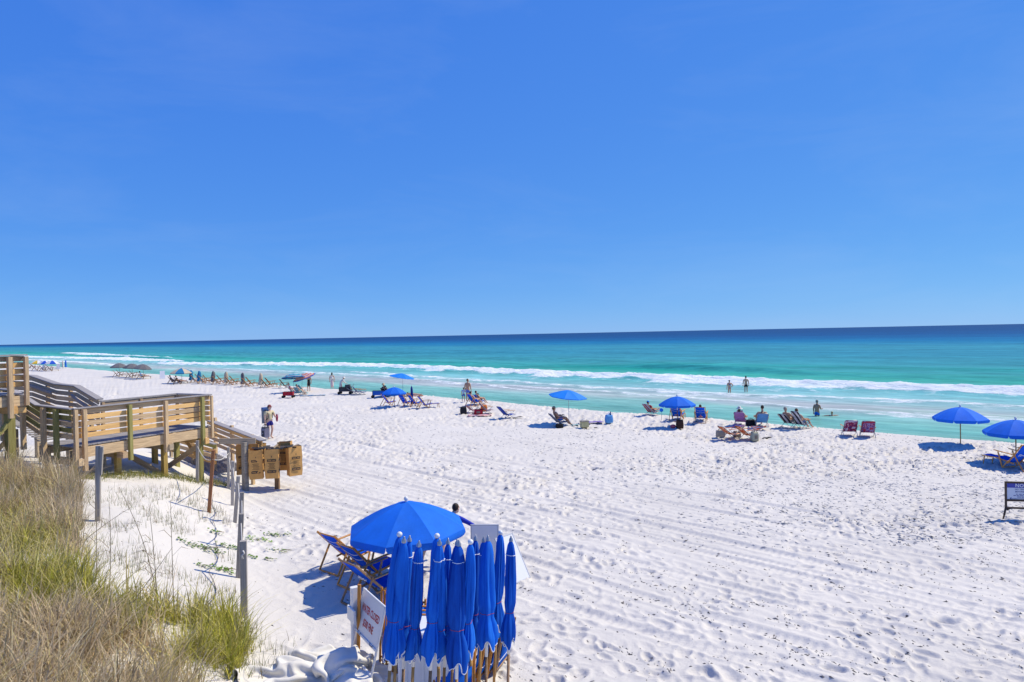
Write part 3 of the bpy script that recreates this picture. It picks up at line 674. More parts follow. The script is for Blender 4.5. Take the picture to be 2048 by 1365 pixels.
def closed_parasol(label, base, top, L=1.52, ball=True, seed=0, mats=(BLUE, W_POLE), ring=True, group=None, r0=1.0, sleeve=True, tiehere=0.74, name="closed_umbrella", mark=None, detail=True):
    """furled parasol standing upright: wrapped cloth with folds, tie cord, hem piping, finial, pole"""
    g = random.Random(seed); base, top = Vector(base), Vector(top)
    o = thing(name, label, "beach umbrella", base, 0, group)
    d = top - base; Lt = d.length
    o.rotation_mode = 'QUATERNION'; o.rotation_quaternion = d.to_track_quat('Z', 'Y')
    n = 96 if detail else 20; nf = g.choice([6, 7, 8]); ph = g.uniform(0, 6.28); tw = g.uniform(-1.2, 1.2); ph2 = g.uniform(0, 6.28)
    tie = tiehere + g.uniform(-.04, .04); prof = []
    K = 30 if detail else 12
    V = []; hem = []
    for i in range(K + 1):
        f = i / K
        r = np.interp(f, [0, .03, .12, .35, tie - .10, tie, tie + .08, .92, 1.0], [.024, .050, .072, .088, .096, .066, .098, .122, .108]) * r0
        am = np.interp(f, [0, .08, .4, tie, tie + .1, 1], [.05, .38, .62, .40, .60, .50])
        for j in range(n):
            t = 2 * math.pi * j / n; a = nf * t + ph + tw * f * 2.5
            sw = (a / (2 * math.pi)) % 1.0; tq = t + .38 * math.sin(2 * t + ph2) + .22 * math.sin(3 * t + ph); a = nf * tq + ph + tw * f * 2.2; dpt = .75 + .5 * math.sin(4.1 * f + 2.3 * math.floor(a / (2 * math.pi)) + ph2); fold = (abs(math.cos(a / 2)) ** 0.55 - 0.72) * am * dpt + (0.14 * math.sin(2 * t + ph2 + 3 * f) + 0.09 * math.sin(t + ph + 5 * f)) * min(1, 6 * f) + 0.05 * math.sin(3 * t - ph2 + 7 * f)
            rr = r * (1 + fold)
            z = Lt - L * f - (max(0, f - .8) * 5) ** 1.5 * (0.055 * math.sin(3 * t + ph2) + 0.03 * math.sin(5 * t + ph)) - 0.02
            p = (rr * math.cos(t), rr * math.sin(t), z); V.append(p)
            if i == K: hem.append(Vector(p))
    mb = MB(); mb.add(V, [(i * n + j, (i + 1) * n + j, (i + 1) * n + (j + 1) % n, i * n + (j + 1) % n) for i in range(K) for j in range(n)], 0, True)
    mb.build("canopy", mats[0], o)
    def band(f, w, name, m, rad=1.05):
        i = int(f * K); ring = [Vector(V[i * n + j]) for j in range(n)]
        b = MB(); c = Vector((0, 0, sum(p.z for p in ring) / n))
        ring = [Vector((p.x * rad, p.y * rad, p.z)) for p in ring]
        b.tube(ring + [ring[0]], w, 5, cap=False); b.build(name, m, o)
    if detail:
        band(tie, 0.0032, "tie_cord", CORD, 1.03)
        b = MB(); b.tube([p * 1.0 for p in hem] + [hem[0]], 0.0065, 5, cap=False); b.build("hem_piping", PIPE, o)
        if ring: band(0.14, 0.006, "vent_piping", PIPE, 1.02)
    mb = MB()
    if ball: mb.ell((0, 0, Lt + 0.012), (0.036, 0.036, 0.034), 14, 9)
    else: mb.lathe([(0.0, 0.06), (0.010, 0.055), (0.014, 0.03), (0.028, 0.01), (0.030, -0.02)], 12, (0, 0, Lt))
    mb.build("finial", WPLAS if ball else STEEL, o)
    zs = Lt - L - 0.16 if sleeve else Lt - L
    mb = MB(); mb.tube([(0, 0, -0.3), (0, 0, zs)], 0.0205, 10); mb.build("pole", mats[1], o)
    if sleeve:
        mb = MB(); mb.tube([(0, 0, zs - 0.02), (0, 0, Lt - 0.05)], 0.0225, 10); sl = mb.build("sleeve", WPLAS, o)
        if mark:
            me = text_mesh(mark, 0.042); me.materials.clear(); me.materials.append(mat("blue_print", (0.02, 0.06, 0.45), 0.6, .1, 6))
            q = link("lettering", me, sl); q.matrix_local = Matrix.Translation((0.002, -0.0245, zs + 0.085)) @ Matrix.Rotation(R(90), 4, 'X') @ Matrix.Rotation(R(90), 4, 'Z')
    return o

# ------------------------------------------------------------------ chairs (local y = forward)
def wooden_chair(label, base, rz, fabric=None, wd=None, foot=False, logo=True, group=None, rec=0.0, s=1.0, lines=False):
    """wooden sling chair: back rails, seat rails, legs, arms, sling; optional footrest"""
    fabric = fabric or BLUEC; wd = wd or W_CHAIR
    o = thing("wooden_beach_chair", label, "beach chair", base, rz, group); o.scale = (s, s, s)
    hw = 0.29; bt = Vector((0, -0.50 - rec, 0.92 - rec * 0.45)); bb = Vector((0, 0.04, 0.20))
    def P(v, x): return Vector((x, v.y, v.z))
    for x in (-hw, hw):
        mb = MB(); mb.bar(P(bt, x), P(bb, x), 0.03, 0.045, bev=0.008); ob = mb.build("back_rail", wd, o)
    for x in (-hw + 0.035, hw - 0.035):
        MB().bar((x, -0.16, 0.22), (x, 0.52, 0.33), 0.028, 0.04, bev=0.008).build("seat_rail", wd, o)
    m = bt.lerp(bb, 0.50)
    for x in (-hw - 0.032, hw + 0.032):
        MB().bar((x, m.y + 0.03, m.z + 0.04), (x, -0.56, 0.02), 0.028, 0.045, bev=0.008).build("rear_leg", wd, o)
        MB().bar((x, 0.36, 0.56), (x, 0.20, 0.02), 0.028, 0.045, bev=0.008).build("front_leg", wd, o)
        MB().bar((x, 0.20, 0.03), (x, -0.02, 0.30), 0.024, 0.035, bev=0.006).build("brace", wd, o)
        MB().bar((x * 1.03, -0.26, 0.535), (x * 1.03, 0.50, 0.60), 0.062, 0.024, bev=0.008).build("armrest", wd, o)
    mb = MB(); mb.bar((-hw - .03, -0.56, 0.025), (hw + .03, -0.56, 0.025), 0.03, 0.03); mb.build("rear_crossbar", wd, o)
    mb = MB(); mb.bar((-hw - .03, 0.20, 0.03), (hw + .03, 0.20, 0.03), 0.03, 0.03); mb.build("front_crossbar", wd, o)
    mb = MB(); mb.tube([(-hw, bt.y + .01, bt.z - .02), (hw, bt.y + .01, bt.z - .02)], 0.016, 8); mb.build("top_bar", wd, o)
    dn = Vector((0, (bb - bt).z, -(bb - bt).y)).normalized()  # points forward/up of the back
    if dn.y < 0: dn = -dn
    rows = []
    for i in range(9):
        f = 0.03 + i / 8 * 0.93; c = bt.lerp(bb, f); sg = 0.035 * math.sin(math.pi * i / 8)
        rows.append([(x, c.y - dn.y * sg * (1 - abs(x) * 2.2), c.z - dn.z * sg * (1 - abs(x) * 2.2) + .0) for x in (-.25, -.125, 0, .125, .25)])
    MB().sheet(rows, thick=0.006).build("back_sling", fabric, o)
    rows = []
    for i in range(7):
        f = i / 6; c = Vector((0, -0.04 + 0.56 * f, 0.235 + 0.10 * f)); sg = 0.05 * math.sin(math.pi * f)
        rows.append([(x, c.y, c.z + 0.03 - sg * (1 - abs(x) * 2)) for x in (-.235, -.12, 0, .12, .235)])
    MB().sheet(rows, thick=0.006).build("seat_sling", fabric, o)
    if lines or logo:
        mb = MB(); c1, c2 = bt.lerp(bb, .30), bt.lerp(bb, .34)
        # curved white piping across the back of the sling
        nrm = -dn
        for f0, bow in ((.24, .06), (.42, .05)) if lines else ():
            pts = []
            for q in range(9):
                x = -.25 + .5 * q / 8; f = f0 + bow * math.cos(math.pi * (q / 8 - .5)); c = bt.lerp(bb, f); sg = 0.04 * math.sin(math.pi * f)
                pts.append((x, c.y + nrm.y * (sg * (1 - abs(x) * 2.2) + .008), c.z + nrm.z * (sg * (1 - abs(x) * 2.2) + .008)))
            mb.tube(pts, 0.006, 5)
        if logo:
            c = bt.lerp(bb, .52)
            for q in range(6):   # small parasol arc over a wavy name line
                t0, t1 = math.pi * q / 6, math.pi * (q + 1) / 6
                for (r, th) in ((.055, .010), (.030, .010)):
                    mb.bar(Vector((-.06 + r * math.cos(t0), c.y, c.z)) + nrm * .05 + Vector((0, 0, r * .6 * math.sin(t0))), Vector((-.06 + r * math.cos(t1), c.y, c.z)) + nrm * .05 + Vector((0, 0, r * .6 * math.sin(t1))), th, th)
            for q in range(7):
                x = -.13 + q * .04; cc = bt.lerp(bb, .555)
                mb.box((x, cc.y + nrm.y * .05, cc.z + nrm.z * .05 + .008 * math.sin(q * 2.1)), (.028, .008, .026))
        mb.build("sling_print", PIPE, o)
    if foot:
        for x in (-.2, .2):
            MB().bar((x, 0.50, 0.32), (x, 1.08, 0.30), 0.026, 0.035, bev=.006).build("footrest_rail", wd, o)
            MB().bar((x, 0.98, 0.30), (x, 1.04, 0.0), 0.026, 0.035, bev=.006).build("footrest_leg", wd, o)
        MB().sheet([[(x, y, .345 - .02 * math.sin((y - .52) * 5.6)) for x in (-.185, 0, .185)] for y in (.52, .7, .88, 1.06)], thick=.006).build("footrest_sling", fabric, o)
    return o

def folding_chair(label, base, rz, fabric, frame=None, s=1.0, rec=0.0, arm=None, group=None, hi=0.78):
    """low tubular beach chair"""
    frame = frame or STEEL; arm = arm or W_CHAIR
    o = thing("folding_beach_chair", label, "beach chair", base, rz, group); o.scale = (s, s, s)
    hw = 0.27; bt = Vector((0, -0.42 - rec, hi - rec * .4)); bb = Vector((0, 0.0, 0.20)); r = 0.0125
    mb = MB(); mb.tube([(-hw, bb.y, bb.z), (-hw, bt.y + .03, bt.z - .05), (-hw + .05, bt.y, bt.z), (hw - .05, bt.y, bt.z), (hw, bt.y + .03, bt.z - .05), (hw, bb.y, bb.z)], r, 8); mb.build("back_frame", frame, o)
    mb = MB(); mb.tube([(-hw, -.06, .20), (-hw, .46, .25), (hw, .46, .25), (hw, -.06, .20)], r, 8); mb.build("seat_frame", frame, o)
    for x in (-hw - .02, hw + .02):
        MB().tube([(x, -.22, .47), (x, .32, .02)], r, 8).build("leg", frame, o)
        MB().tube([(x, .36, .46), (x, -.26, .02)], r, 8).build("leg", frame, o)
        MB().bar((x, -.26, .485), (x, .42, .495), .05, .022, bev=.008).build("armrest", arm, o)
    for y, nme in ((.32, "front_foot_bar"), (-.26, "rear_foot_bar")):
        MB().tube([(-hw - .02, y, .015), (hw + .02, y, .015)], r, 8).build(nme, frame, o)
    dn = (bb - bt).cross(Vector((1, 0, 0))).normalized(); dn = -dn if dn.y > 0 else dn
    rows = []
    for i in range(8):
        f = i / 7; c = bt.lerp(bb, .01 + f * .95); sg = .03 * math.sin(math.pi * f)
        rows.append([Vector((x, c.y, c.z)) + dn * sg * (1 - abs(x) * 2.5) for x in (-.262, -.13, 0, .13, .262)])
    MB().sheet(rows, thick=.006).build("back_cloth", fabric, o)
    rows = [[(x, -.02 + .47 * i / 5, .215 + .04 * i / 5 - .035 * math.sin(math.pi * i / 5) * (1 - abs(x) * 2)) for x in (-.262, -.13, 0, .13, .262)] for i in range(6)]
    MB().sheet(rows, thick=.006).build("seat_cloth", fabric, o)
    return o

# ------------------------------------------------------------------ people
def skin_mesh(V, E, rad, sub=1):
    me = bpy.data.meshes.new("body"); me.from_pydata([tuple(v) for v in V], E, []); ob = bpy.data.objects.new("body", me); COL.objects.link(ob)
    md = ob.modifiers.new("skin", 'SKIN'); md.use_smooth_shade = True; md.branch_smoothing = 0.4
    sv_ = me.skin_vertices[0].data
    for i, r in enumerate(rad): sv_[i].radius = (r, r) if not hasattr(r, '__len__') else r
    sv_[0].use_root = True
    sb = ob.modifiers.new("sub", 'SUBSURF'); sb.levels = sub; sb.render_levels = sub
    dg = bpy.context.evaluated_depsgraph_get(); out = bpy.data.meshes.new_from_object(ob.evaluated_get(dg))
    bpy.data.objects.remove(ob); return out
STAND = dict(pelvis=(0, 0, .95), waist=(0, 0, 1.08), chest=(0, .01, 1.30), neck=(0, 0, 1.485), head=(0, .02, 1.605),
             sL=(-.185, 0, 1.42), eL=(-.25, -.02, 1.13), wL=(-.27, .05, .88), sR=(.185, 0, 1.42), eR=(.25, -.02, 1.13), wR=(.27, .05, .88),
             hL=(-.095, 0, .91), kL=(-.10, .03, .50), aL=(-.105, -.01, .08), tL=(-.125, .14, .03), hR=(.095, 0, .91), kR=(.10, .03, .50), aR=(.105, -.01, .08), tR=(.125, .14, .03))
SIT = dict(pelvis=(0, .02, .37), waist=(0, -.05, .47), chest=(0, -.15, .66), neck=(0, -.26, .83), head=(0, -.26, .96),
           sL=(-.19, -.20, .77), eL=(-.30, -.08, .56), wL=(-.28, .14, .57), sR=(.19, -.20, .77), eR=(.30, -.08, .56), wR=(.28, .14, .57),
           hL=(-.095, -.02, .36), kL=(-.13, .40, .50), aL=(-.14, .66, .12), tL=(-.15, .80, .05), hR=(.095, -.02, .36), kR=(.13, .40, .50), aR=(.14, .66, .12), tR=(.15, .80, .05))
LOUNGE = dict(SIT, kL=(-.12, .42, .47), aL=(-.12, .86, .40), tL=(-.13, .94, .52), kR=(.12, .42, .44), aR=(.12, .88, .40), tR=(.13, .96, .52))
RAD = dict(pelvis=.138, waist=.125, chest=.145, neck=.060, head=.055, sL=.070, eL=.050, wL=.033, hL=.098, kL=.064, aL=.042, tL=.034)
BONES = [("pelvis", "waist"), ("waist", "chest"), ("chest", "neck"), ("neck", "head"), ("chest", "sL"), ("sL", "eL"), ("eL", "wL"), ("chest", "sR"), ("sR", "eR"), ("eR", "wR"),
         ("pelvis", "hL"), ("hL", "kL"), ("kL", "aL"), ("aL", "tL"), ("pelvis", "hR"), ("hR", "kR"), ("kR", "aR"), ("aR", "tR")]
def _r(k): return RAD.get(k) or RAD[k[:-1] + "L"]
def person(label, base, rz, pose=STAND, h=1.75, skin=None, hair=None, long_hair=False, wear=(), hat=None, over=None, fat=1.0, look=0.0, group=None, curl=0.9, name="person", dz=0.0):
    skin = skin or SKIN_L; hair = hair or H_BROWN
    J = {k: Vector(v) for k, v in dict(pose, **(over or {})).items()}
    k_ = h / 1.75
    o = thing(name, label, "person", Vector(base) + Vector((0, 0, dz)), rz, group); o.scale = (k_, k_, k_)
    names = list(J); idx = {n: i for i, n in enumerate(names)}
    fr = lambda n: _r(n) * (fat if n in ("pelvis", "waist", "chest") else (1 + (fat - 1) * .5))
    me = skin_mesh([J[n] for n in names], [(idx[a], idx[b]) for a, b in BONES], [fr(n) for n in names])
    bm = bmesh.new(); bm.from_mesh(me); bpy.data.meshes.remove(me)
    for f in bm.faces: f.material_index = 0; f.smooth = True
    # head with brow, nose, ears, eyes, mouth
    hd = J["head"]; fwd = (J["head"] - J["neck"]).normalized(); 
    rot = Matrix.Rotation(look, 3, 'Z')
    mb = MB(); mb.ell(hd + Vector((0, 0, .035)), (.076, .093, .108), 14, 11, 0, rot); mb.ell(hd + rot @ Vector((0, .022, -.035)), (.056, .062, .06), 10, 7, 0, rot)
    mb.ell(hd + rot @ Vector((0, .096, .018)), (.013, .02, .022), 6, 5, 0, rot)
    for s in (-1, 1):
        mb.ell(hd + rot @ Vector((s * .078, -.004, .025)), (.010, .020, .030), 6, 5, 0, rot)
        mb.ell(hd + rot @ Vector((s * .030, .078, .046)), (.013, .012, .008), 6, 5, 1, rot)
    mb.ell(hd + rot @ Vector((0, .076, -.036)), (.022, .010, .006), 6, 5, 2, rot)
    # hands: palm, four fingers and a thumb, curled
    for s, w, e in ((-1, "wL", "eL"), (1, "wR", "eR")):
        d = (J[w] - J[e]).normalized(); side = d.cross(Vector((0, 0, 1))); side = side.normalized() if side.length > .1 else Vector((0, 1, 0))
        if side.dot(Vector((0, 1, 0))) < 0: side = -side
        nrm = d.cross(side).normalized()
        pr = Matrix((side, nrm, d)).transposed(); pc = J[w] + d * .055
        mb.ell(pc, (.041, .018, .055), 8, 7, 0, pr)
        nin = nrm if nrm.dot(Vector((-s, 0, 0))) > 0 else -nrm
        for q, ln in enumerate((.070, .080, .075, .058)):
            b0 = pc + d * .042 + side * (.028 - q * .0185); p1 = b0 + (d * math.cos(curl * .4) + nin * math.sin(curl * .4)) * ln * .5; p2 = p1 + (d * math.cos(curl * 1.3) + nin * math.sin(curl * 1.3)) * ln * .35; p3 = p2 + (d * math.cos(curl * 2) + nin * math.sin(curl * 2)) * ln * .25
            mb.tube([b0, p1, p2, p3], [.0095, .009, .008, .006], 6)
        t0 = pc - d * .02 + side * .036; mb.tube([t0, t0 + side * .03 + d * .025 + nin * .01, t0 + side * .035 + d * .055 + nin * .022], [.012, .0105, .007], 6)
    tmp = mb.mesh("t", [skin]); bm2 = bmesh.new(); bm2.from_mesh(tmp); bpy.data.meshes.remove(tmp)
    bmm = bpy.data.meshes.new("t2"); bm2.to_mesh(bmm); bm2.free(); bm.from_mesh(bmm); bpy.data.meshes.remove(bmm)
    body = bpy.data.meshes.new("body"); bm.to_mesh(body); bm.free()
    for m_ in (skin, H_DARK, RED): body.materials.append(m_)
    link("body", body, o)
    c = hd + Vector((0, 0, .045))
    mb = MB(); mb.ell(c + rot @ Vector((0, -.022, .012)), (.084, .092, .102), 14, 9, 0, rot)
    if long_hair: mb.ell(c + rot @ Vector((0, -.062, -.12)), (.078, .045, .17), 10, 9, 0, rot)
    if hair != "none": mb.build("hair", hair, o)
    if hat:
        kind, hm = hat; mb = MB(); hc = c + Vector((0, 0, .045))
        if kind == "sun": mb.lathe([(.19, -.055), (.185, -.035), (.10, -.012), (.092, .045), (.075, .085), (0, .095)], 18, hc)
        else:
            mb.lathe([(.093, -.02), (.094, .02), (.075, .065), (.04, .085), (0, .09)], 14, hc)
            mb.sheet([[hc + rot @ Vector((x, .075 + y * (1 - (x / .09) ** 2 * .5), -.018 - y * .15)) for x in (-.075, -.035, 0, .035, .075)] for y in (0, .045, .085)], thick=.004)
        mb.build("hat", hm, o)
    for (kind, gm) in wear: garment(kind, gm, J, o, fat)
    return o
def garment(kind, gm, J, o, fat=1.0):
    L = lambda a, b, f: J[a].lerp(J[b], f)
    V, E, Rr = [], [], []
    def chain(pts, start=None):
        prev = start
        for p, r in pts:
            V.append(p); Rr.append(r * 1.13); i = len(V) - 1
            if prev is not None: E.append((prev, i))
            prev = i
        return prev
    f = fat
    if kind == "shorts":
        chain([(L("pelvis", "waist", .25), .128 * f), (J["pelvis"], .138 * f)])
        for s in "LR": chain([(J["h" + s], .102 * f), (L("h" + s, "k" + s, .35), .098), (L("h" + s, "k" + s, .62), .092)], 1)
    elif kind == "pants":
        chain([(L("pelvis", "waist", .25), .128 * f), (J["pelvis"], .138 * f)])
        for s in "LR": chain([(J["h" + s], .102 * f), (J["k" + s], .075), (L("k" + s, "a" + s, .9), .062)], 1)
    elif kind == "briefs":
        chain([(L("pelvis", "waist", .2), .126 * f), (J["pelvis"], .136 * f)])
        for s in "LR": chain([(J["h" + s], .098 * f), (L("h" + s, "k" + s, .14), .094)], 1)
    elif kind == "bra":
        chain([(L("waist", "chest", .62), .126 * f), (J["chest"], .140 * f), (L("chest", "neck", .22), .122)])
    elif kind in ("shirt", "longsleeve", "tank"):
        chain([(J["chest"], .146 * f), (L("chest", "waist", .6), .135 * f), (J["waist"], .130 * f), (J["pelvis"], .136 * f)])
        chain([(L("chest", "neck", .62), .075)], 0)
        if kind != "tank":
            for s in "LR":
                if kind == "shirt": chain([(J["s" + s], .078), (L("s" + s, "e" + s, .62), .066)], 0)
                else: chain([(J["s" + s], .076), (J["e" + s], .055), (L("e" + s, "w" + s, .92), .042)], 0)
    elif kind == "dress":
        k = (J["kL"] + J["kR"]) / 2
        chain([(J["chest"], .142 * f), (J["waist"], .128 * f), (J["pelvis"], .150 * f), (J["pelvis"].lerp(k, .55), .165 * f), (J["pelvis"].lerp(k, .95), .175 * f)])
    elif kind == "longskirt":
        k = (J["aL"] + J["aR"]) / 2
        chain([(J["waist"], .124 * f), (J["pelvis"], .148 * f), (J["pelvis"].lerp(k, .5), .17 * f), (J["pelvis"].lerp(k, .93), .19 * f)])
    me = skin_mesh(V, E, Rr); me.materials.clear(); me.materials.append(gm)
    link({"shorts": "shorts", "pants": "trousers", "briefs": "swim_briefs", "bra": "swim_top", "shirt": "shirt", "longsleeve": "long_sleeved_shirt", "tank": "tank_top", "dress": "dress", "longskirt": "long_skirt"}[kind], me, o)

# ------------------------------------------------------------------ small things
def bag(label, base, rz, size, m, name="beach_bag", cat="bag", handles=True, trim=None, sag=.12, group=None):
    o = thing(name, label, cat, base, rz, group); w, d, h = size; mb = MB(); rings = []
    for i in range(6):
        f = i / 5; k = 1 + sag * math.sin(math.pi * min(1, f * 1.1)) - .06 * f
        rings.append([(w / 2 * k * math.copysign(abs(math.cos(t)) ** .45, math.cos(t)), d / 2 * k * math.copysign(abs(math.sin(t)) ** .45, math.sin(t)), h * f + .012 * math.sin(3 * t + w * 9) * f) for t in [2 * math.pi * j / 20 for j in range(20)]])
    V = [p for r_ in rings for p in r_] + [(0, 0, 0), (0, 0, h * .9)]; n = 20
    Fs = [(i * n + j, i * n + (j + 1) % n, (i + 1) * n + (j + 1) % n, (i + 1) * n + j) for i in range(5) for j in range(n)] + [(120, (j + 1) % n, j) for j in range(n)] + [(121, 100 + j, 100 + (j + 1) % n) for j in range(n)]
    mb.add(V, Fs, 0, True); mb.build("body", m, o)
    if handles:
        for s in (-1, 1): MB().tube([(-w * .25, s * d * .42, h * .8), (-w * .2, s * d * .3, h * 1.12), (0, s * d * .22, h * 1.28), (w * .2, s * d * .3, h * 1.12), (w * .25, s * d * .42, h * .8)], .011, 6).build("handle", trim or m, o)
    if trim:
        MB().box((0, -d / 2 * 1.08, h * .45), (w * .45, .012, h * .4), bev=.004).build("pocket", trim, o)
    return o
def towel(label, base, rz, size, m, bump=.03, seed=1, name="beach_towel"):
    g = random.Random(seed); a, b = 14, 9; ph = g.uniform(0, 6); rows = []
    for i in range(a):
        row = []
        for j in range(b):
            x = (i / (a - 1) - .5) * size[0]; y = (j / (b - 1) - .5) * size[1]
            row.append((x + .03 * math.sin(5 * y + ph), y + .03 * math.sin(4 * x + ph), .02 + bump * (math.sin(6 * x + ph) * math.sin(7 * y + ph * 2) + 1) * .5 + .01 * math.sin(17 * x + 9 * y)))
        rows.append(row)
    return tag(MB().sheet(rows, thick=.01).build(name, m, None, base, rz), label, "towel")
def wagon(label, base, rz, m, s=1.0):
    """folding utility wagon: cloth tub, frame, four wheels, handle"""
    o = thing("beach_wagon", label, "wagon", base, rz); o.scale = (s, s, s)
    mb = MB(); L, W, z0, z1 = .9, .5, .24, .56
    for (c, sz) in (((0, 0, z0), (L, W, .03)), ((L / 2, 0, (z0 + z1) / 2), (.025, W, z1 - z0)), ((-L / 2, 0, (z0 + z1) / 2), (.025, W, z1 - z0))): mb.box(c, sz)
    mb.box((0, W / 2, (z0 + z1) / 2), (L, .025, z1 - z0)); mb.box((0, -W / 2, (z0 + z1) / 2), (L, .025, z1 - z0)); mb.build("cloth_tub", m, o)
    for x in (-L / 2, L / 2):
        for y in (-W / 2 - .03, W / 2 + .03):
            MB().tube([(x, y, .10), (x, y, z1 + .04)], .013, 8).build("frame_post", RUBB, o)
            w = MB(); w.lathe([(.05, -.03), (.11, -.03), (.12, -.01), (.12, .01), (.11, .03), (.05, .03)], 16, (x, y * 1.12, .12), 0, True, Matrix.Rotation(R(90), 3, 'X')); w.box((x, y * 1.12, .12), (.1, .05, .1)); w.build("wheel", RUBB, o)
    for y in (-W / 2 - .03, W / 2 + .03): MB().tube([(-L / 2, y, z1 + .03), (L / 2, y, z1 + .03)], .012, 8).build("top_rail", RUBB, o)
    MB().tube([(L / 2, 0, .2), (L / 2 + .2, 0, .5), (L / 2 + .25, 0, .85)], .012, 8).build("handle", RUBB, o)
    return o
# ------------------------------------------------------------------ the wooden walkover on the left
Z3 = Vector((0, 0, 1))
def board(name, p, q, w, h, m, parent, up=(0, 0, 1), bev=.006):
    p, q = Vector(p), Vector(q); d = q - p; L = d.length; x = d / L; z = Vector(up); z = (z - x * z.dot(x)).normalized(); y = z.cross(x)
    me = MB().box((0, 0, 0), (L, w, h), None, 0, bev if max(L, w, h) == L else 0).mesh(name, m)
    o = link(name, me, parent); mw = Matrix((x, y, z)).transposed().to_4x4(); mw.translation = (p + q) / 2; o.matrix_local = mw; return o
DECK = thing("beach_walkover", "stepped wooden beach walkover with slatted railings at left", "walkover", (0, 0, 0))
AX = Vector((.455, .89, 0)).normalized(); BX = Vector((-AX.y, AX.x, 0)); LO = Vector((-12.55, 19.4, 0))
def dp(i, j, z): return LO + AX * i + BX * j + Vector((0, 0, z))
g = random.Random(4)
def bolts(P, nrm, z0, z1, n, parent):
    me = bolts.me
    for k in range(n):
        o = link("bolt", me, parent); z = z0 + (z1 - z0) * k / max(1, n - 1)
        mw = nrm.to_track_quat('Z', 'Y').to_matrix().to_4x4(); mw.translation = parent.matrix_local.inverted() @ (Vector((P.x, P.y, z)) + nrm * .002); 
        o.matrix_local = parent.matrix_local.inverted() @ (Matrix.Translation(Vector((P.x, P.y, z)) + nrm * .002) @ nrm.to_track_quat('Z', 'Y').to_matrix().to_4x4())
bolts.me = MB().lathe([(0, .014), (.014, .013), (.022, .004), (.022, 0)], 8).mesh("bolt", STEEL)
def post(P, z0, z1, m, size=.12, nrm=None, nb=0):
    b = board("rail_post", (P.x, P.y, z0), (P.x, P.y, z1), size, size, m, DECK, up=AX)
    if nb: bolts(P + nrm * size / 2, nrm, z0 + .08, z1 - .12, nb, b)
    return b
def rail(A, B, nrm, floorA, floorB, top=1.07, slats=4, mats=None, posts=(), cap=W_CAP, inner=True, firstdark=None, capw=.17):
    """cap board, top rail and slats between two plan points; nrm points out of the walk"""
    mats = mats or [W_NEW, W_TAN, W_NEW, W_NEW]
    za, zb = floorA + top, floorB + top; A = Vector((A.x, A.y, 0)); B = Vector((B.x, B.y, 0))
    v = lambda P, z: Vector((P.x, P.y, z))
    board("cap_board", v(A, za), v(B, zb), capw, .038, cap, DECK, bev=.008)
    off = -nrm * .03
    board("top_rail", v(A, za - .10) + off, v(B, zb - .10) + off, .038, .14, firstdark or W_TAN, DECK)
    for s in range(slats):
        dz = .275 + s * (top - .36) / slats
        board("slat", v(A, za - dz) + off + Vector((0, 0, g.uniform(-.008, .008))), v(B, zb - dz) + off + Vector((0, 0, g.uniform(-.008, .008))), .036, .135, mats[s % len(mats)], DECK)
OUT = -BX                                     # outward normal of the long front side
FL = 2.36
# lower platform
rail(dp(0, 0, 0), dp(4.62, 0, 0), OUT, FL, FL, mats=[W_NEW, W_TAN, W_NEW, W_NEW], firstdark=W_TAN)
rail(dp(4.62, 0, 0), dp(4.62, 1.7, 0), AX, FL, FL)
rail(dp(4.62, 1.7, 0), dp(1.85, 1.7, 0), BX, FL, FL, firstdark=W_GREY, mats=[W_GREY, W_TAN, W_GREY, W_TAN])
for k in range(33):
    i = .07 + k * .142
    if i < 4.6: board("deck_plank", dp(i, .02, FL - .02), dp(i, 1.68, FL - .02 + g.uniform(-.003, .003)), .134, .038, W_CAP, DECK)
board("fascia_board", dp(-.03, -.03, FL - .21), dp(4.65, -.03, FL - .21), .045, .30, W_TAN, DECK)
board("fascia_board", dp(4.66, -.03, FL - .21), dp(4.66, 1.7, FL - .21), .045, .30, W_TAN, DECK)
board("joist", dp(0, 1.66, FL - .2), dp(4.62, 1.66, FL - .2), .045, .28, W_GREY, DECK)
for (i, m, nb, low) in ((.27, W_TAN, 11, 1.62), (1.64, W_GREEN, 11, 1.70), (2.85, W_TAN, 11, 1.75), (4.22, W_GREEN, 11, 1.75)):
    post(dp(i, -.11, 0), low, FL + 1.03, m, .11, OUT, nb)
post(dp(.03, -.10, 0), FL - .45, FL + 1.04, W_TAN, .10); post(dp(4.60, -.10, 0), FL - .4, FL + 1.04, W_TAN, .08)
for (i, j) in ((4.56, 1.62), (3.2, 1.64), (1.9, 1.64)): post(dp(i, j, 0), FL, FL + 1.03, W_TAN, .09)
for (i, j, m) in ((.10, .16, W_PILE), (1.40, .16, W_PILE), (2.95, .16, W_PILE), (4.30, .16, W_GREEN), (.9, 1.55, W_GREY), (2.2, 1.55, W_GREY), (3.6, 1.55, W_PILE), (4.4, 1.5, W_GREEN)):
    p = dp(i, j, 0); board("support_pile", (p.x, p.y, H(p.x, p.y) - .4), (p.x, p.y, FL - .36), .15, .15, m, DECK, up=AX)
for i, m in ((.10, W_TAN), (1.40, W_TAN), (2.95, W_GREY), (4.30, W_NEW)):
    board("cross_beam", dp(i, -.22, FL - .46), dp(i, 1.75, FL - .46), .15, .19, m, DECK)
board("knee_brace", dp(2.95, .18, .95), dp(2.3, 1.5, FL - .55), .05, .17, W_TAN, DECK)
board("knee_brace", dp(3.6, 1.5, .75), dp(4.25, .2, FL - .65), .05, .17, W_TAN, DECK)
board("knee_brace", dp(4.3, .22, 1.25), dp(4.3, .9, FL - .5), .05, .12, W_NEW, DECK)
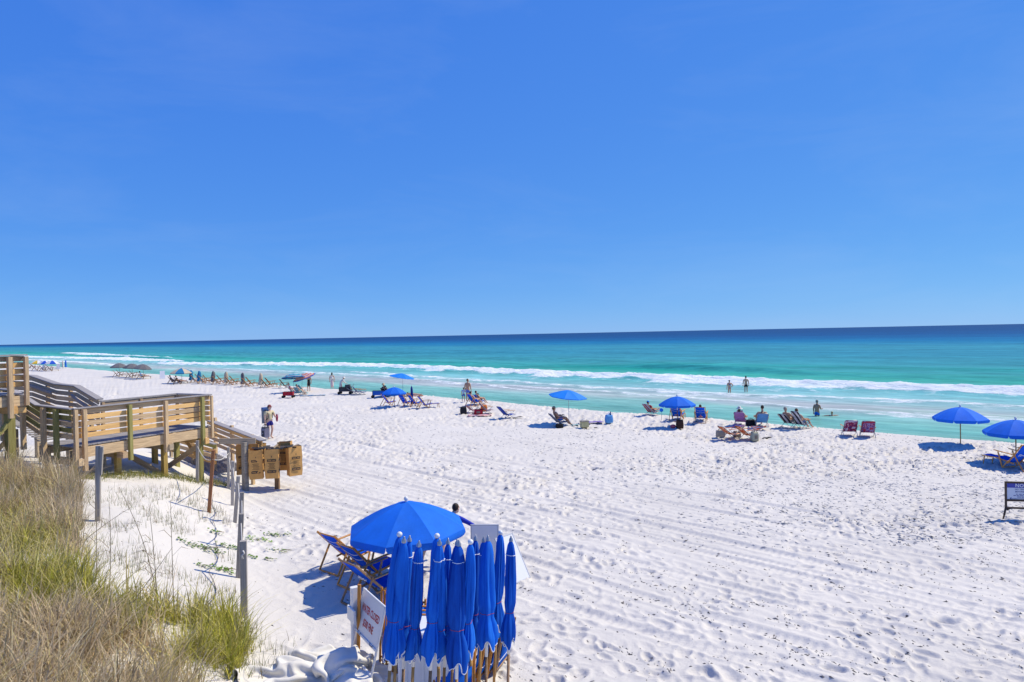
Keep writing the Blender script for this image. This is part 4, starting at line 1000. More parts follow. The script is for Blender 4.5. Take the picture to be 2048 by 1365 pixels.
# walk that climbs away to the back left: ramp, landing, ramp
zs = [(0, 0), (1.7, .06), (2.9, .47), (4.0, .52), (5.4, .78), (7.4, .82)]
for (j0, h0), (j1, h1) in zip(zs[:-1], zs[1:]):
    rail(dp(0, j0, 0), dp(0, j1, 0), -AX, FL + h0, FL + h1, mats=[W_GREEN, W_TAN, W_GREEN, W_TAN], firstdark=W_GREEN, slats=4)
    if j0 > 1:
        rail(dp(1.85, j0, 0), dp(1.85, j1, 0), AX, FL + h0, FL + h1, mats=[W_GREY, W_TAN, W_GREY, W_TAN], firstdark=W_GREY, capw=.24)
    n = int((j1 - j0) / .142)
    if j0 > 1:
        for k in range(n):
            f = (k + .5) / n; board("deck_plank", dp(.03, j0 + (j1 - j0) * f, FL - .02 + h0 + (h1 - h0) * f), dp(1.82, j0 + (j1 - j0) * f, FL - .02 + h0 + (h1 - h0) * f), .134, .038, W_CAP, DECK)
for j, hh in ((.62, 0.02), (1.25, .05), (2.3, .3), (3.4, .5), (4.7, .65), (6, .8)):
    post(dp(-.10, j, 0), FL + hh - .5, FL + hh + 1.03, W_GREEN if j < 1 else W_TAN, .12)
    post(dp(1.93, j, 0), FL + hh - .4, FL + hh + 1.03, W_TAN, .10) if j > 1.6 else None
for j in (1.5, 3.2, 5.0, 6.8):
    for i in (.1, 1.75):
        p = dp(i, j, 0); board("support_pile", (p.x, p.y, H(p.x, p.y) - .4), (p.x, p.y, FL + np.interp(j, [a for a, _ in zs], [b for _, b in zs]) - .15), .17, .17, W_GREY, DECK, up=AX)
board("hand_rail", dp(1.66, 1.9, FL + .80), dp(1.66, 2.9, FL + 1.25), .045, .09, W_CAP, DECK); board("hand_rail", dp(1.66, 4.0, FL + 1.30), dp(1.66, 5.4, FL + 1.56), .045, .09, W_CAP, DECK)
# upper landing, cut by the left edge of the picture
UL = Vector((-13.72, 19.2, 0)); UF = 3.93
def up_(i, j, z): return UL - AX * i + BX * j + Vector((0, 0, z))
rail(up_(0, 0, 0), up_(6, 0, 0), OUT, UF, UF, mats=[W_NEW, W_NEW, W_NEW, W_NEW], firstdark=W_TAN)
rail(up_(0, 0, 0), up_(0, .62, 0), AX, UF, UF, mats=[W_GREY] * 4, firstdark=W_GREY)
board("fascia_board", up_(-.03, -.03, UF - .21), up_(6, -.03, UF - .21), .045, .28, W_TAN, DECK)
board("fascia_board", up_(-.04, -.03, UF - .21), up_(-.04, 1.6, UF - .21), .045, .28, W_GREY, DECK)
for k in range(40): board("deck_plank", up_(.07 + k * .142, .02, UF - .02), up_(.07 + k * .142, 1.6, UF - .02), .134, .038, W_CAP, DECK)
post(up_(.44, -.115, 0), UF - .66, UF + 1.03, W_TAN, .115, OUT, 13); post(up_(.02, -.10, 0), UF - .34, UF + 1.03, W_TAN, .10); post(up_(2.2, -.115, 0), UF - .6, UF + 1.03, W_GREY, .125, OUT, 13)
post(up_(.05, .58, 0), UF - .1, UF + 1.03, W_GREY, .09)
for i, m in ((.36, W_GREEN), (2.6, W_GREEN)):
    p = up_(i, .12, 0); board("support_pile", (p.x, p.y, H(p.x, p.y) - .4), (p.x, p.y, UF - .55), .20, .20, m, DECK, up=AX)
    p = up_(i, 1.5, 0); board("support_pile", (p.x, p.y, H(p.x, p.y) - .4), (p.x, p.y, UF - .55), .20, .20, W_GREY, DECK, up=AX)
    board("cross_beam", up_(i, -.12, UF - .45), up_(i, 1.7, UF - .45), .19, .2, W_NEW, DECK)
board("cross_beam", up_(.0, .06, UF - .47), up_(.34, .06, UF - .47), .16, .16, W_NEW, DECK)
board("knee_brace", up_(.3, .2, 2.75), up_(1.3, .2, 1.75), .05, .12, W_NEW, DECK)
board("knee_brace", up_(.45, .05, 3.1), up_(1.5, .05, 2.05), .05, .14, W_GREEN, DECK)
# lower ramp that leaves behind the platform and runs down to the sand
nF = Vector((-.58, -.81, 0)); 
P1, P2, P3, P4 = Vector((-13.3, 26.1, 0)), Vector((-11.0, 25.1, 0)), Vector((-12.1, 27.0, 0)), Vector((-8.95, 24.3, 0))
rail(P1, P2, nF, .88, .48, top=1.0, slats=3, mats=[W_NEW, W_TAN, W_NEW], firstdark=W_GREEN)
rail(P3, P4, -nF, 1.05, .58, top=1.12, slats=4, mats=[W_TAN, W_NEW, W_TAN], firstdark=W_NEW, capw=.27)
for f in (.05, .5, .94):
    p = P1.lerp(P2, f); post(p - nF * .08, H(p.x, p.y) - .3, .9 - .4 * f + .95, W_GREY, .10)
for f in (.1, .42, .78):
    p = P3.lerp(P4, f); post(p - nF * .09, H(p.x, p.y) - .3, 1.25 - .65 * f + 1.08, W_TAN, .11)
pe = at(489, 880, 23.7); board("rail_post", (pe.x, pe.y, H(pe.x, pe.y) - .3), (pe.x, pe.y, 1.74), .17, .17, W_POST, DECK, up=AX)
board("cross_beam", pe + Vector((-.85, -.08, -.02)), pe + Vector((.35, .10, -.06)), .06, .20, W_GREY, DECK)
for k in range(22):
    f = (k + .5) / 22; a_, b_ = P1.lerp(P2, f), P3.lerp(P4, f * .75)
    board("deck_plank", (a_.x, a_.y, .80 - .42 * f), (b_.x, b_.y, .98 - .42 * f), .134, .038, W_CAP, DECK)

# ------------------------------------------------------------------ rope line
POSTS = []
def stake(label, top, bot, w=.09, m=None, lean=True, name="fence_post"):
    """top and bottom given as photograph points; the foot stands on the sand"""
    b = gp(*bot); D = b.y; t = at(top[0], top[1], D)
    o = thing(name, label, "fence post", b, 0, "rope fence posts")
    d = t - b; me = MB()
    x = d.normalized(); me.bar(Vector((0, 0, 0)) - x * .35, d, w, w * .8, up=(.3, -1, 0), bev=.01); ob = me.build("timber", m or W_POST, o)
    POSTS.append((b, t)); return o
stake("grey post with side batten standing alone in the dune grass", (197, 892), (196, 1042), .105)
stake("grey post directly in front of the deck's last green pile", (395, 881), (395, 966), .10)
stake("leaning red brown post at the bend of the white rope", (427, 901), (418, 1025), .095, W_RED)
stake("farthest grey post of the rope row beside the paper bags", (457, 895), (457, 978), .09)
stake("second grey post of the rope row counting from the bags", (466, 923), (465, 1011), .095)
stake("third grey post of the rope row counting from the bags", (477, 953), (470, 1047), .10)
stake("grey post half hidden behind a nearer one in the rope row", (484, 985), (481, 1100), .10)
stake("dark grey post second nearest in the rope row", (483, 1028), (477, 1156), .105)
stake("nearest and tallest grey post with a rope knot by the grass", (487, 1082), (489, 1236), .12)
b0, t0 = POSTS[0]
tag(MB().bar(b0 + Vector((.10, -.02, 1.05)), t0 + Vector((.10, -.02, -.02)), .05, .09, up=(.3, -1, 0)).build("timber_batten", W_POST), "short grey batten nailed beside the lone dune post", "batten")
def rope(label, pts, r=.013, name="rope"):
    tag(MB().tube(pts, r, 6).build(name, mat("white_rope", (.62, .60, .56), .9, .1, 30, bump=.6, bscale=90)), label, "rope")
def hang(p, q, sag, n=9): return [p.lerp(q, i / n) - Vector((0, 0, sag * math.sin(math.pi * i / n))) for i in range(n + 1)]
tp = [Vector(b).lerp(Vector(t), .86) for b, t in POSTS]
pts = []
for i, sg in zip(range(1, len(tp) - 1), (.18, .10, .30, .32, .34, .40, .42)):
    seg = hang(tp[i] + Vector((.03, -.07, 0)), tp[i + 1] + Vector((.03, -.07, 0)), sg); pts += seg if not pts else seg[1:]
rope("sagging white rope strung along the row of grey posts", pts)
kt = tp[8] + Vector((.02, -.075, -.02)); tag(MB().tube([kt + Vector((0, 0, .06)), kt + Vector((.03, -.02, .02)), kt + Vector((-.02, -.02, -.02)), kt + Vector((0, -.01, -.09))], .016, 7).build("rope_knot", MATS["white_rope"]), "white rope knot on the nearest grey post", "rope knot")
def ground_line(px):
    out = []
    for (x, y) in px:
        p = gp(x, y); out.append(p + Vector((0, 0, .012)))
    return out
rope("thin dark vine runner trailing over the sand behind the posts", ground_line([(427, 990), (424, 1010), (431, 1030), (427, 1045), (434, 1062), (430, 1080), (436, 1100), (437, 1118), (424, 1135), (418, 1145), (428, 1165), (433, 1180), (428, 1200), (420, 1210)]), .005, "vine_runner")
bpy.data.objects["vine_runner"].data.materials[0] = mat("dry_vine", (.28, .22, .15), .9, .2, 8)
bpy.data.objects["vine_runner"]["category"] = "vine"
# ------------------------------------------------------------------ paper bag rack
rk = gp(555, 977)
rack = thing("bag_rack", "wooden post rack carrying brown paper bags", "rack", rk)
MB().bar((0, 0, -.3), (0, 0, 1.50), .15, .15, up=(1, 0, 0), bev=.01).build("post", wood("brown_rack_post", (.30, .19, .10), (.16, .09, .05), axis=2), rack)
for a in (R(8), R(98)):
    c, s = math.cos(a), math.sin(a); L = .85 if a < 1 else .55
    MB().bar((-L * c, -L * s, 1.47 if a < 1 else 1.53), (L * c, L * s, 1.47 if a < 1 else 1.53), .05, .05).build("arm", W_GREY, rack)
for (x, y) in ((-.42, -.38), (.16, -.42), (.55, -.12), (.3, .2), (-.5, .1)): MB().box((x, y, 1.485), (.42, .30, .03), Matrix.Rotation(R(8), 3, 'Z')).build("wire_hoop", RUBB, rack)
def paper_bag(label, dx, dy, top, rz, w=.47, d=.34, h=1.02, sq=0.0):
    o = thing("paper_bag", label, "paper bag", rk + Vector((dx, dy, top - h)), rz, "paper bags on the rack")
    g2 = random.Random(int(dx * 1000)); rings = []
    per = [(-1, -1), (0, -1), (1, -1), (1, 0), (1, 1), (0, 1), (-1, 1), (-1, 0)]
    for i in range(7):
        f = i / 6; row = []
        for (a, b) in per:
            k = 1 - .05 * (1 - f); pin = .0 if (a == 0 or b == 0) else 0
            crease = -.16 * math.sin(math.pi * f) * (1 if b == 0 else 0)
            row.append((a * w / 2 * k * (1 + crease) + g2.uniform(-.012, .012), b * d / 2 * k + g2.uniform(-.012, .012) + sq * f, h * f + (g2.uniform(-.03, .03) if i == 6 else 0)))
        rings.append(row)
    V = [p for r_ in rings for p in r_] + [(0, 0, .03)]; n = 8
    mb = MB(); mb.add(V, [(i * n + j, i * n + (j + 1) % n, (i + 1) * n + (j + 1) % n, (i + 1) * n + j) for i in range(6) for j in range(n)] + [(56, (j + 1) % n, j) for j in range(n)])
    mb.build("sack", KRAFT, o)
    for (ax, yy, ww) in (('y', -d / 2 - .004, w), ('x', w / 2 + .004, d)):
        for (z, hh, wf) in ((.62 * h, .075, .62), (.24 * h, .085, .62)):
            k = 1 - .05 * (1 - z / h); mb = MB()
            if ax == 'y': mb.box((0, yy * k - .006, z), (ww * wf, .006, hh))
            else: mb.box((yy * (k - .03 if True else 1) + .006, 0, z), (.006, ww * wf, hh))
            pb = mb.build("printed_band", INK, o)
            if ax == 'y':   # a row of small pale marks, too worn to read
                tx = MB()
                for q in range(8):
                    if q != 4: tx.box((-.105 + q * .03, yy * k - .0105, z), (.019, .004, .034))
                tx.build("faded_print", KRAFT, pb)["kind"] = "stuff"
        mb = MB()
        for q in range(5):
            z = h * (.52 - q * .045); wl = ww * (.5 - .12 * (q % 2))
            if ax == 'y': mb.box((0, yy - .004, z), (wl, .005, .010))
            else: mb.box((yy * .98 + .006, 0, z), (.005, wl, .010))
        if ax == 'y': mb.lathe([(.0, .03), (.012, .0), (.014, -.03), (0, -.04)], 6, (0, yy - .004, .76 * h))
        else: mb.lathe([(.0, .03), (.012, .0), (.014, -.03), (0, -.04)], 6, (yy * .99 + .006, 0, .76 * h))
        mb.build("printed_lines", INK, o)["kind"] = "stuff"
    return o
paper_bag("brown paper bag at the front left of the rack, print facing out", -.56, -.45, 1.48, R(14), sq=-.03)
paper_bag("brown paper bag at the front centre of the rack above the post", .02, -.50, 1.50, R(10), sq=.02)
paper_bag("brown paper bag at the right end of the rack, side turned", .66, -.10, 1.50, R(38), sq=.06)
paper_bag("brown paper bag at the back of the rack, only its top showing", .16, .42, 1.60, R(4))
paper_bag("brown paper bag behind the front left one, plain side showing", -.72, .16, 1.60, R(-30))
paper_bag("brown paper bag farthest left, partly behind the ramp's end post", -1.28, .2, 1.52, R(20))

# ------------------------------------------------------------------ foreground rental stand
UB = gp(806, 1172); UB = Vector((-2.34, 14.6, 0.0)); UB.z = H(UB.x, UB.y)
parasol("big open blue umbrella beside the furled ones in the foreground", UB, dia=2.55, apex=1.76, rim=1.20, val=.15, dome=1.45, spin=R(12), tilt=(R(2), R(-1)))
def sea_rz(d=0): return R(-45 + d)
def onsand(x, y): return Vector((x, y, H(x, y)))
p = gp(662, 1132); wooden_chair("leftmost empty blue sling chair left of the open umbrella", onsand(-3.85, 15.75), sea_rz(6), None, W_CHAIR, rec=.12, lines=True, logo=False, s=1.06)
wooden_chair("middle blue sling chair half under the open umbrella", onsand(-3.18, 14.75), sea_rz(2), None, W_CHAIR, rec=.08, lines=True, logo=False, s=1.06)
wooden_chair("nearest blue sling chair with a white logo in the umbrella's shade", onsand(-2.85, 13.75), sea_rz(0), None, W_CHAIR2, rec=.12, s=1.06)
# attendant bending behind the umbrella, arm out to the board
person("person in a blue long sleeved shirt bending behind the umbrella to hold a board", onsand(-1.64, 15.8), 0, STAND, 1.68, SKIN_L, H_DARK, wear=[("longsleeve", mat("blue_shirt_cloth", (.012, .035, .40), .8, .12, 6)), ("shorts", mat("khaki_cloth", (.30, .24, .16), .85, .1, 6))],
       over=dict(pelvis=(-.12, -.28, .86), waist=(-.06, -.12, .95), chest=(.06, .10, 1.09), neck=(.19, .22, 1.15), head=(.25, .27, 1.24), sL=(-.10, .22, 1.12), eL=(-.2, .4, .86), wL=(-.1, .5, .66), sR=(.24, .12, 1.10), eR=(.52, .04, .99), wR=(.80, -.06, .86),
                 hL=(-.21, -.30, .82), kL=(-.46, -.62, .50), aL=(-.55, -1.1, .09), tL=(-.58, -.97, .035), hR=(-.03, -.26, .82), kR=(-.02, -.36, .45), aR=(-.04, -.58, .08), tR=(-.02, -.44, .03)), look=R(-35), curl=1.2)
def framed_board(label, centre, rz, w, h, tilt, name="sign_board", legs=False):
    o = thing(name, label, "sign board", centre, rz); T = Matrix.Rotation(tilt, 3, 'X')
    MB().box((0, 0, h / 2), (w, .018, h)).build("panel", WPLAS, o).matrix_local = T.to_4x4()
    for (a, b) in (((-w / 2, 0, 0), (-w / 2, 0, h)), ((w / 2, 0, 0), (w / 2, 0, h)), ((-w / 2, 0, 0), (w / 2, 0, 0)), ((-w / 2, 0, h), (w / 2, 0, h))):
        f = MB().bar(a, b, .032, .032, up=(0, 1, 0), bev=.006, ext=.03).build("frame_bar", mat("grey_white_frame", (.52, .53, .56), .5, .05, 4), o); f.matrix_local = T.to_4x4()
    if legs:
        for x in (-w / 2 + .03, w / 2 - .03):
            MB().bar((x, .05 * 0, h), (x, .34, .0), .03, .03).build("back_leg", WHITE, o).matrix_local = Matrix.Identity(4)
    return o
hb = at(958, 1080, 15.55); hb.z = H(hb.x, hb.y) + .02
framed_board("white framed board held upright by the bending person", Vector((-.72, 15.6, hb.z)), R(-4), .62, .90, R(-3))
framed_board("white framed board leaning on the sand behind the rightmost furled umbrella", onsand(.10, 14.6), R(48), .55, 1.0, R(-30), legs=False)
# furled umbrellas: (finial x, finial y, foot x at y=1362, distance, ball?, piping ring)
FU = [(799, 1071, 778, 8.5, 1, 0, "leftmost furled blue umbrella with a white ball finial"),
      (808, 1082, 789, 8.35, 0, 0, "furled blue umbrella just right of the leftmost, grey cone tip"),
      (819, 1080, 806, 8.9, 0, 1, "furled blue umbrella third from left, mostly hidden behind two others"),
      (838, 1090, 825, 8.5, 0, 1, "furled blue umbrella fourth from left with a gap on its right"),
      (874, 1074, 860, 8.6, 1, 0, "furled blue umbrella with white ball finial right of the gap"),
      (879, 1087, 877, 8.45, 0, 1, "furled blue umbrella in front of the one with the second white ball"),
      (896, 1085, 888, 9.2, 0, 1, "dark shaded furled blue umbrella between two nearer ones"),
      (914, 1087, 904, 8.8, 0, 1, "furled blue umbrella at mid row, rear of a touching pair"),
      (918, 1089, 913, 8.55, 0, 1, "furled blue umbrella at mid row, front of a touching pair"),
      (941, 1086, 932, 8.5, 1, 0, "furled blue umbrella with the third white ball finial and twisted cloth"),
      (951, 1078, 941, 9.6, 0, 1, "furled blue umbrella just behind the third white ball"),
      (967, 1081, 959, 9.9, 0, 1, "furled blue umbrella fourth from right, mostly hidden"),
      (976, 1079, 972, 9.35, 0, 0, "stout furled blue umbrella third from right with a grey cone tip"),
      (1001, 1067, 988, 9.9, 1, 0, "furled blue umbrella second from right with the rightmost white ball"),
      (1022, 1080, 1016, 9.6, 0, 1, "rightmost furled blue umbrella standing a little apart")]
for i, (tx, ty, bx, D, ball, ring, lab) in enumerate(FU):
    t = at(tx, ty, D); b = at(bx, 1362, D + (.25 if i % 2 else -.1)); d = (b - t); k = (t.z - H(b.x, b.y)) / (t.z - b.z); ft = t + d * k
    L = 1.47 if D < 9.3 else 1.40
    closed_parasol(lab, ft, t, L, bool(ball), 20 + i, ring=bool(ring), group="furled umbrellas of the rental stand", r0=[.92, .84, .74, .86, .95, .82, .80, .82, .95, .85, .78, .76, 1.02, .86, .86][i], mats=(FURL, [W_POLE, W_POLE, W_CHAIR2, W_POLE, W_CHAIR2][i % 5]), mark="CPI" if i in (3, 8, 12, 14) else None)
# stack of folded chairs standing on edge behind the sign
def folded_chair(label, base, rz, lean, h=1.15, m=W_ORANGE, w=.56, group="folded chairs of the rental stand"):
    o = thing("folded_chair", label, "folded chair", base, rz, group); T = Matrix.Rotation(lean, 4, 'X')
    for x in (-w / 2, w / 2):
        MB().bar((x, 0, 0), (x, 0, h), .045, .03, up=(1, 0, 0), bev=.012).build("rail", m, o).matrix_local = T
        MB().bar((x * .86, .04, .05), (x * .86, .04, h * .8), .04, .025, up=(1, 0, 0), bev=.008).build("leg", m, o).matrix_local = T
    for z in (.08, .42, h - .05): MB().tube([(-w / 2, 0, z), (w / 2, 0, z)], .016, 8).build("crossbar", m, o).matrix_local = T
    MB().sheet([[(x, -.01 - .03 * math.sin(math.pi * i / 7), .12 + (h - .18) * i / 7) for x in (-w / 2 + .03, 0, w / 2 - .03)] for i in range(8)], thick=.006).build("sling", BLUE, o).matrix_local = T
    MB().bar((-w / 2, -.03, h * .35), (w / 2, -.03, h * .35), .012, .012).build("piping", PIPE, o).matrix_local = T
    return o
names = ["rearmost", "second", "third", "fourth", "fifth", "sixth", "seventh"]
for k in range(7):
    q = onsand(-1.98 + k * .075, 11.05 - k * .135)
    folded_chair("folded wooden chair with blue sling, %s in the stack behind the fine sign" % names[k] if k else "folded wooden chair with blue sling, rearmost in the stack behind the fine sign", q, R(-6), R(-9), 1.17 - .012 * k)
for k in range(4):
    q = onsand(-.66 + k * .125, 10.5 + k * .09)
    folded_chair(["folded wooden chair right of the white bin, partly hidden by poles", "folded wooden chair between the poles, second right of the bin", "folded wooden chair between the poles, third right of the bin", "rightmost folded wooden chair with dark legs on the sand"][k], q, R(70), R(12), .74, W_ORANGE if k < 3 else W_CHAIR2)
folded_chair("folded blue chair lying low in front of the white bin", onsand(-.92, 9.25), R(-4), R(-24), 1.0, W_ORANGE)
# fine sign
SD = Vector((.53, -.85, 0)).normalized(); SN = Vector((-.85, -.53, 0)).normalized()
A0 = at(728.5, 1178, 11.0); A1 = A0 + SD * .92; top_z = A0.z
sg = thing("a_frame_sign", "white a-frame sign reading water closed, fine, in red letters", "sign", Vector((A0.x, A0.y, 0)) + SD * .46 + Vector((0, 0, H(A0.x, A0.y))), math.atan2(SD.y, SD.x))
# local: x along the board to the camera's right, y = SD turned left (away), -y faces out
zt = top_z - H(A0.x, A0.y); T = Matrix.Translation((0, 0, zt)) @ Matrix.Rotation(R(-14), 4, 'X') @ Matrix.Translation((0, 0, -zt))
pn = MB().box((0, 0, zt - .31), (.90, .016, .62)).build("panel", WPLAS, sg); pn.matrix_local = T
for (a, b, w_) in (((-.46, 0, zt - 1.2), (-.46, 0, zt), .035), ((.46, 0, zt - 1.2), (.46, 0, zt), .035), ((-.46, 0, zt), (.46, 0, zt), .035), ((-.46, -.01, zt - .63), (.46, -.01, zt - .63), .04), ((-.46, 0, zt - 1.02), (.46, 0, zt - 1.02), .07)):
    MB().bar(a, b, w_, .03, up=(0, 1, 0), bev=.006, ext=.03).build("frame_bar", WHITE, sg).matrix_local = T
for x in (-.44, .44): MB().bar((x, .02, zt), (x, .42, .0), .035, .03).build("back_leg", WHITE, sg)
for x in (-.25, .28): MB().tube([(x - .06, -.025, zt - .60), (x - .05, -.03, zt - .63), (x + .05, -.03, zt - .63), (x + .06, -.025, zt - .60)], .007, 6).build("clip", STEEL, sg).matrix_local = T
redp = mat("red_sign_paint", (.48, .03, .03), .6, .15, 9)
for body, z, sz in (("WATER CLOSED", zt - .24, .155), ("$500 FINE", zt - .44, .155)):
    lettering(body, sz, redp, sg, T @ Matrix.Translation((.0, -.0105, z)) @ Matrix.Rotation(R(90), 4, 'X'), xs=.64)
# white timber gate piece left of the sign
gt = thing("white_timber_rack", "white painted timber rack end left of the fine sign", "rack", onsand(-2.62, 10.95), R(-58))
MB().bar((0, 0, -.1), (0, 0, 1.28), .12, .10, up=(1, 0, 0), bev=.012).build("post", WHITE, gt)
MB().bar((-.12, -.07, .86), (.20, -.07, .86), .035, .22, bev=.006).build("plank", WHITE, gt)
bar_ = tag(MB().bar((0, 0, -.1), (.06, -.03, 1.36), .055, .035, up=(0, 1, 0), bev=.016).build("wooden_bar", W_ORANGE, None, onsand(-2.57, 10.86)), "orange wooden bar propped at the sign's left edge", "wooden bar")
# white storage bin behind the poles
bn = thing("storage_bin", "white plastic storage bin behind the furled umbrella poles", "bin", onsand(-1.32, 9.75), R(-3))
MB().box((0, 0, .55), (.72, .55, 1.10), bev=.03).build("body", WPLAS, bn); MB().box((0, 0, 1.13), (.78, .61, .06), bev=.02).build("lid", WPLAS, bn)
for x in (-.24, 0, .24): MB().box((x, -.283, .55), (.03, .02, .98)).build("rib", WPLAS, bn)
MB().bar((.1, -.33, .98), (.26, -.33, 1.05), .02, .02).build("latch", STEEL, bn)
# crumpled white tarpaulin
def tarp():
    """a big sheet gathered into a heap: lengths are relaxed until it buckles into folds on the sand"""
    r = np.random.default_rng(11); nx, ny = 64, 52; W_, H_ = 3.1, 2.5
    gx, gy = np.meshgrid(np.linspace(-.5, .5, nx), np.linspace(-.5, .5, ny), indexing='ij')
    rest_x, rest_y = W_ / (nx - 1), H_ / (ny - 1); c = Vector((-2.88, 10.28, 0)); base = H(c.x, c.y)
    P = np.zeros((nx, ny, 3)); k = .60
    P[..., 0] = gx * W_ * k + .12 * (fbm(gx * 5, gy * 5, 810, 2) - .5); P[..., 1] = gy * H_ * k + .12 * (fbm(gx * 5 + 3, gy * 5, 820, 2) - .5)
    P[..., 2] = .12 + .55 * np.exp(-((gx + .05) ** 2 + (gy - .12) ** 2) / .05) + .40 * fbm(gx * 4.2, gy * 4.2, 830, 2)
    Q = P.copy()
    def con(A, B, L, st):
        d = B - A; l = np.sqrt((d * d).sum(-1, keepdims=True)) + 1e-9; q = d * (st * .5 * (1 - L / l)); return q
    for it in range(170):
        V = (P - Q) * .90; Q = P.copy(); P = P + V; P[..., 2] -= .0010
        for _ in range(5):
            for (sl0, sl1, L, st) in (((slice(0, -1), slice(None)), (slice(1, None), slice(None)), rest_x, .9), ((slice(None), slice(0, -1)), (slice(None), slice(1, None)), rest_y, .9),
                                      ((slice(0, -1), slice(0, -1)), (slice(1, None), slice(1, None)), math.hypot(rest_x, rest_y), .35), ((slice(0, -1), slice(1, None)), (slice(1, None), slice(0, -1)), math.hypot(rest_x, rest_y), .35),
                                      ((slice(0, -3), slice(None)), (slice(3, None), slice(None)), rest_x * 3, .07), ((slice(None), slice(0, -3)), (slice(None), slice(3, None)), rest_y * 3, .07)):
                q = con(P[sl0], P[sl1], L, st); P[sl0] += q * .5; P[sl1] -= q * .5
            fl = .02 + .46 * np.exp(-((P[..., 0] - .02) ** 2 + (P[..., 1] - .28) ** 2) / .10) + .26 * np.exp(-((P[..., 0] + .5) ** 2 + (P[..., 1] + .1) ** 2) / .07) + .22 * np.exp(-((P[..., 0] - .5) ** 2 + (P[..., 1] + .05) ** 2) / .06)
            low = P[..., 2] < fl; P[..., 2] = np.where(low, fl, P[..., 2])
            P[..., :2] = np.where(low[..., None], Q[..., :2] * .92 + P[..., :2] * .08, P[..., :2])
    a = R(-28); X = P[..., 0] * math.cos(a) - P[..., 1] * math.sin(a) + c.x; Y = P[..., 0] * math.sin(a) + P[..., 1] * math.cos(a) + c.y
    me = grid_mesh("tarpaulin", X, Y, height(X, Y) + P[..., 2] + .02, WCLOTH)
    o = link("tarpaulin", me); o.modifiers.new("smooth", 'SUBSURF').render_levels = 1; o.modifiers.new("thick", 'SOLIDIFY').thickness = .006
    tag(o, "crumpled white canvas tarpaulin heaped on the sand below the sign", "tarpaulin")
tarp()

# ------------------------------------------------------------------ notice sign at the right edge
ns = gp(2012, 1036); nz_ = thing("notice_sign", "dark framed notice sign cut by the right edge", "sign", ns, R(-12))
FR = wood("dark_brown_frame", (.09, .06, .045), (.045, .03, .02), rough=.6)
w_ = 1.25
for x in (0, w_):
    MB().bar((x, 0, .28), (x, 0, .97), .05, .045, up=(0, 1, 0), bev=.008).build("post", FR, nz_)
    MB().tube([(x, 0, .30), (x - (.03 if x < .1 else -.03), 0, .14), (x - (.075 if x < .1 else -.075), 0, -.06)], [.028, .026, .018], 8).build("foot", FR, nz_)
MB().bar((-.02, 0, .965), (w_ + .02, 0, .965), .05, .05, bev=.008).build("top_bar", FR, nz_); MB().bar((.02, 0, .48), (w_ - .02, 0, .48), .05, .06, bev=.008).build("middle_bar", FR, nz_); MB().bar((.02, 0, .27), (w_ - .02, 0, .27), .045, .05, bev=.008).build("bottom_bar", FR, nz_)
MB().bar((.02, 0, .21), (.09, 0, .26), .04, .04).build("corner_brace", FR, nz_)
pn = MB().box((w_ / 2, 0, .725), (w_ - .05, .02, .44)).build("panel", mat("pale_blue_white_panel", (.60, .64, .72), .5, .03, 4), nz_)
hd_ = MB().box((w_ / 2, -.012, .885), (w_ - .06, .006, .125)).build("header", mat("violet_blue_print", (.06, .07, .36), .5, .05, 4), nz_)
RX = Matrix.Rotation(R(90), 4, 'X'); navyp = mat("navy_print", (.02, .04, .22), .6, .1, 5)
lettering("NOTICE", .13, WHITE, nz_, Matrix.Translation((.46, -.0165, .882)) @ RX)
for body, z, sz, x in (("NO TENTS ALLOWED", .78, .058, .50), ("BEYOND THIS POINT", .715, .058, .50)):
    lettering(body, sz, navyp, nz_, Matrix.Translation((x, -.0115, z)) @ RX)
for z, L_ in ((.65, .62), (.61, .74), (.572, .56)):   # fine print, not legible: broken thin lines
    tx = MB(); x = .55 - L_ / 2; gg = random.Random(int(z * 1000))
    while x < .55 + L_ / 2:
        wl = gg.uniform(.03, .09); tx.box((x + wl / 2, -.012, z), (wl, .004, .016)); x += wl + .02
    tx.build("fine_print", navyp, nz_)["kind"] = "stuff"
mb = MB(); mb.bar((.09, -.013, .532), (w_ - .1, -.013, .532), .004, .008); mb.bar((.09, -.013, .532), (.13, -.013, .560), .004, .008); mb.bar((.09, -.013, .532), (.13, -.013, .508), .004, .008); mb.build("arrow", navyp, nz_)
# ------------------------------------------------------------------ along the water, right to left
def G(px, py, dx=0, dy=0):
    p = gp(px, py); p.x += dx; p.y += dy; p.z = H(p.x, p.y); return p
BIG = dict(dia=2.15, apex=1.62, rim=1.14, val=.13)
MID = dict(dia=1.97, apex=1.64, rim=1.20, val=.12)
parasol("open blue umbrella alone at right with nothing beneath it", G(1921, 889), **BIG, spin=R(22), split=.72)
ub2 = G(2030, 935); parasol("open blue umbrella cut by the right edge above a chair", G(2032, 925), **BIG, spin=R(20), split=.75)
wooden_chair("blue sling chair with white logo and footrest at the right edge", G(2030, 938), R(14), foot=True, s=1.05)
wooden_chair("blue sling chair beside it, mostly outside the right edge", G(2078, 932), R(20), s=1.05)
parasol("open blue umbrella above two occupied blue chairs", G(1355, 853), **MID, spin=R(10), split=.6, pole=(W_RED, WHITE))
wooden_chair("blue sling chair with a reclining person left of its pair", G(1362, 846, 0, .9), R(-30), foot=True, logo=False, lines=True)
person("person lying back in the blue chair under the umbrella, knees up", G(1362, 846, 0, .9), R(-30), SIT, 1.72, SKIN_L, H_BROWN, wear=[("shorts", BLACK)], over=dict(kL=(-.12, .35, .62), aL=(-.13, .62, .38), tL=(-.13, .74, .36), kR=(.13, .33, .60)))
wooden_chair("blue sling chair right of the umbrella with a pink clad person", G(1402, 845), R(-22), foot=True, logo=False, lines=True)
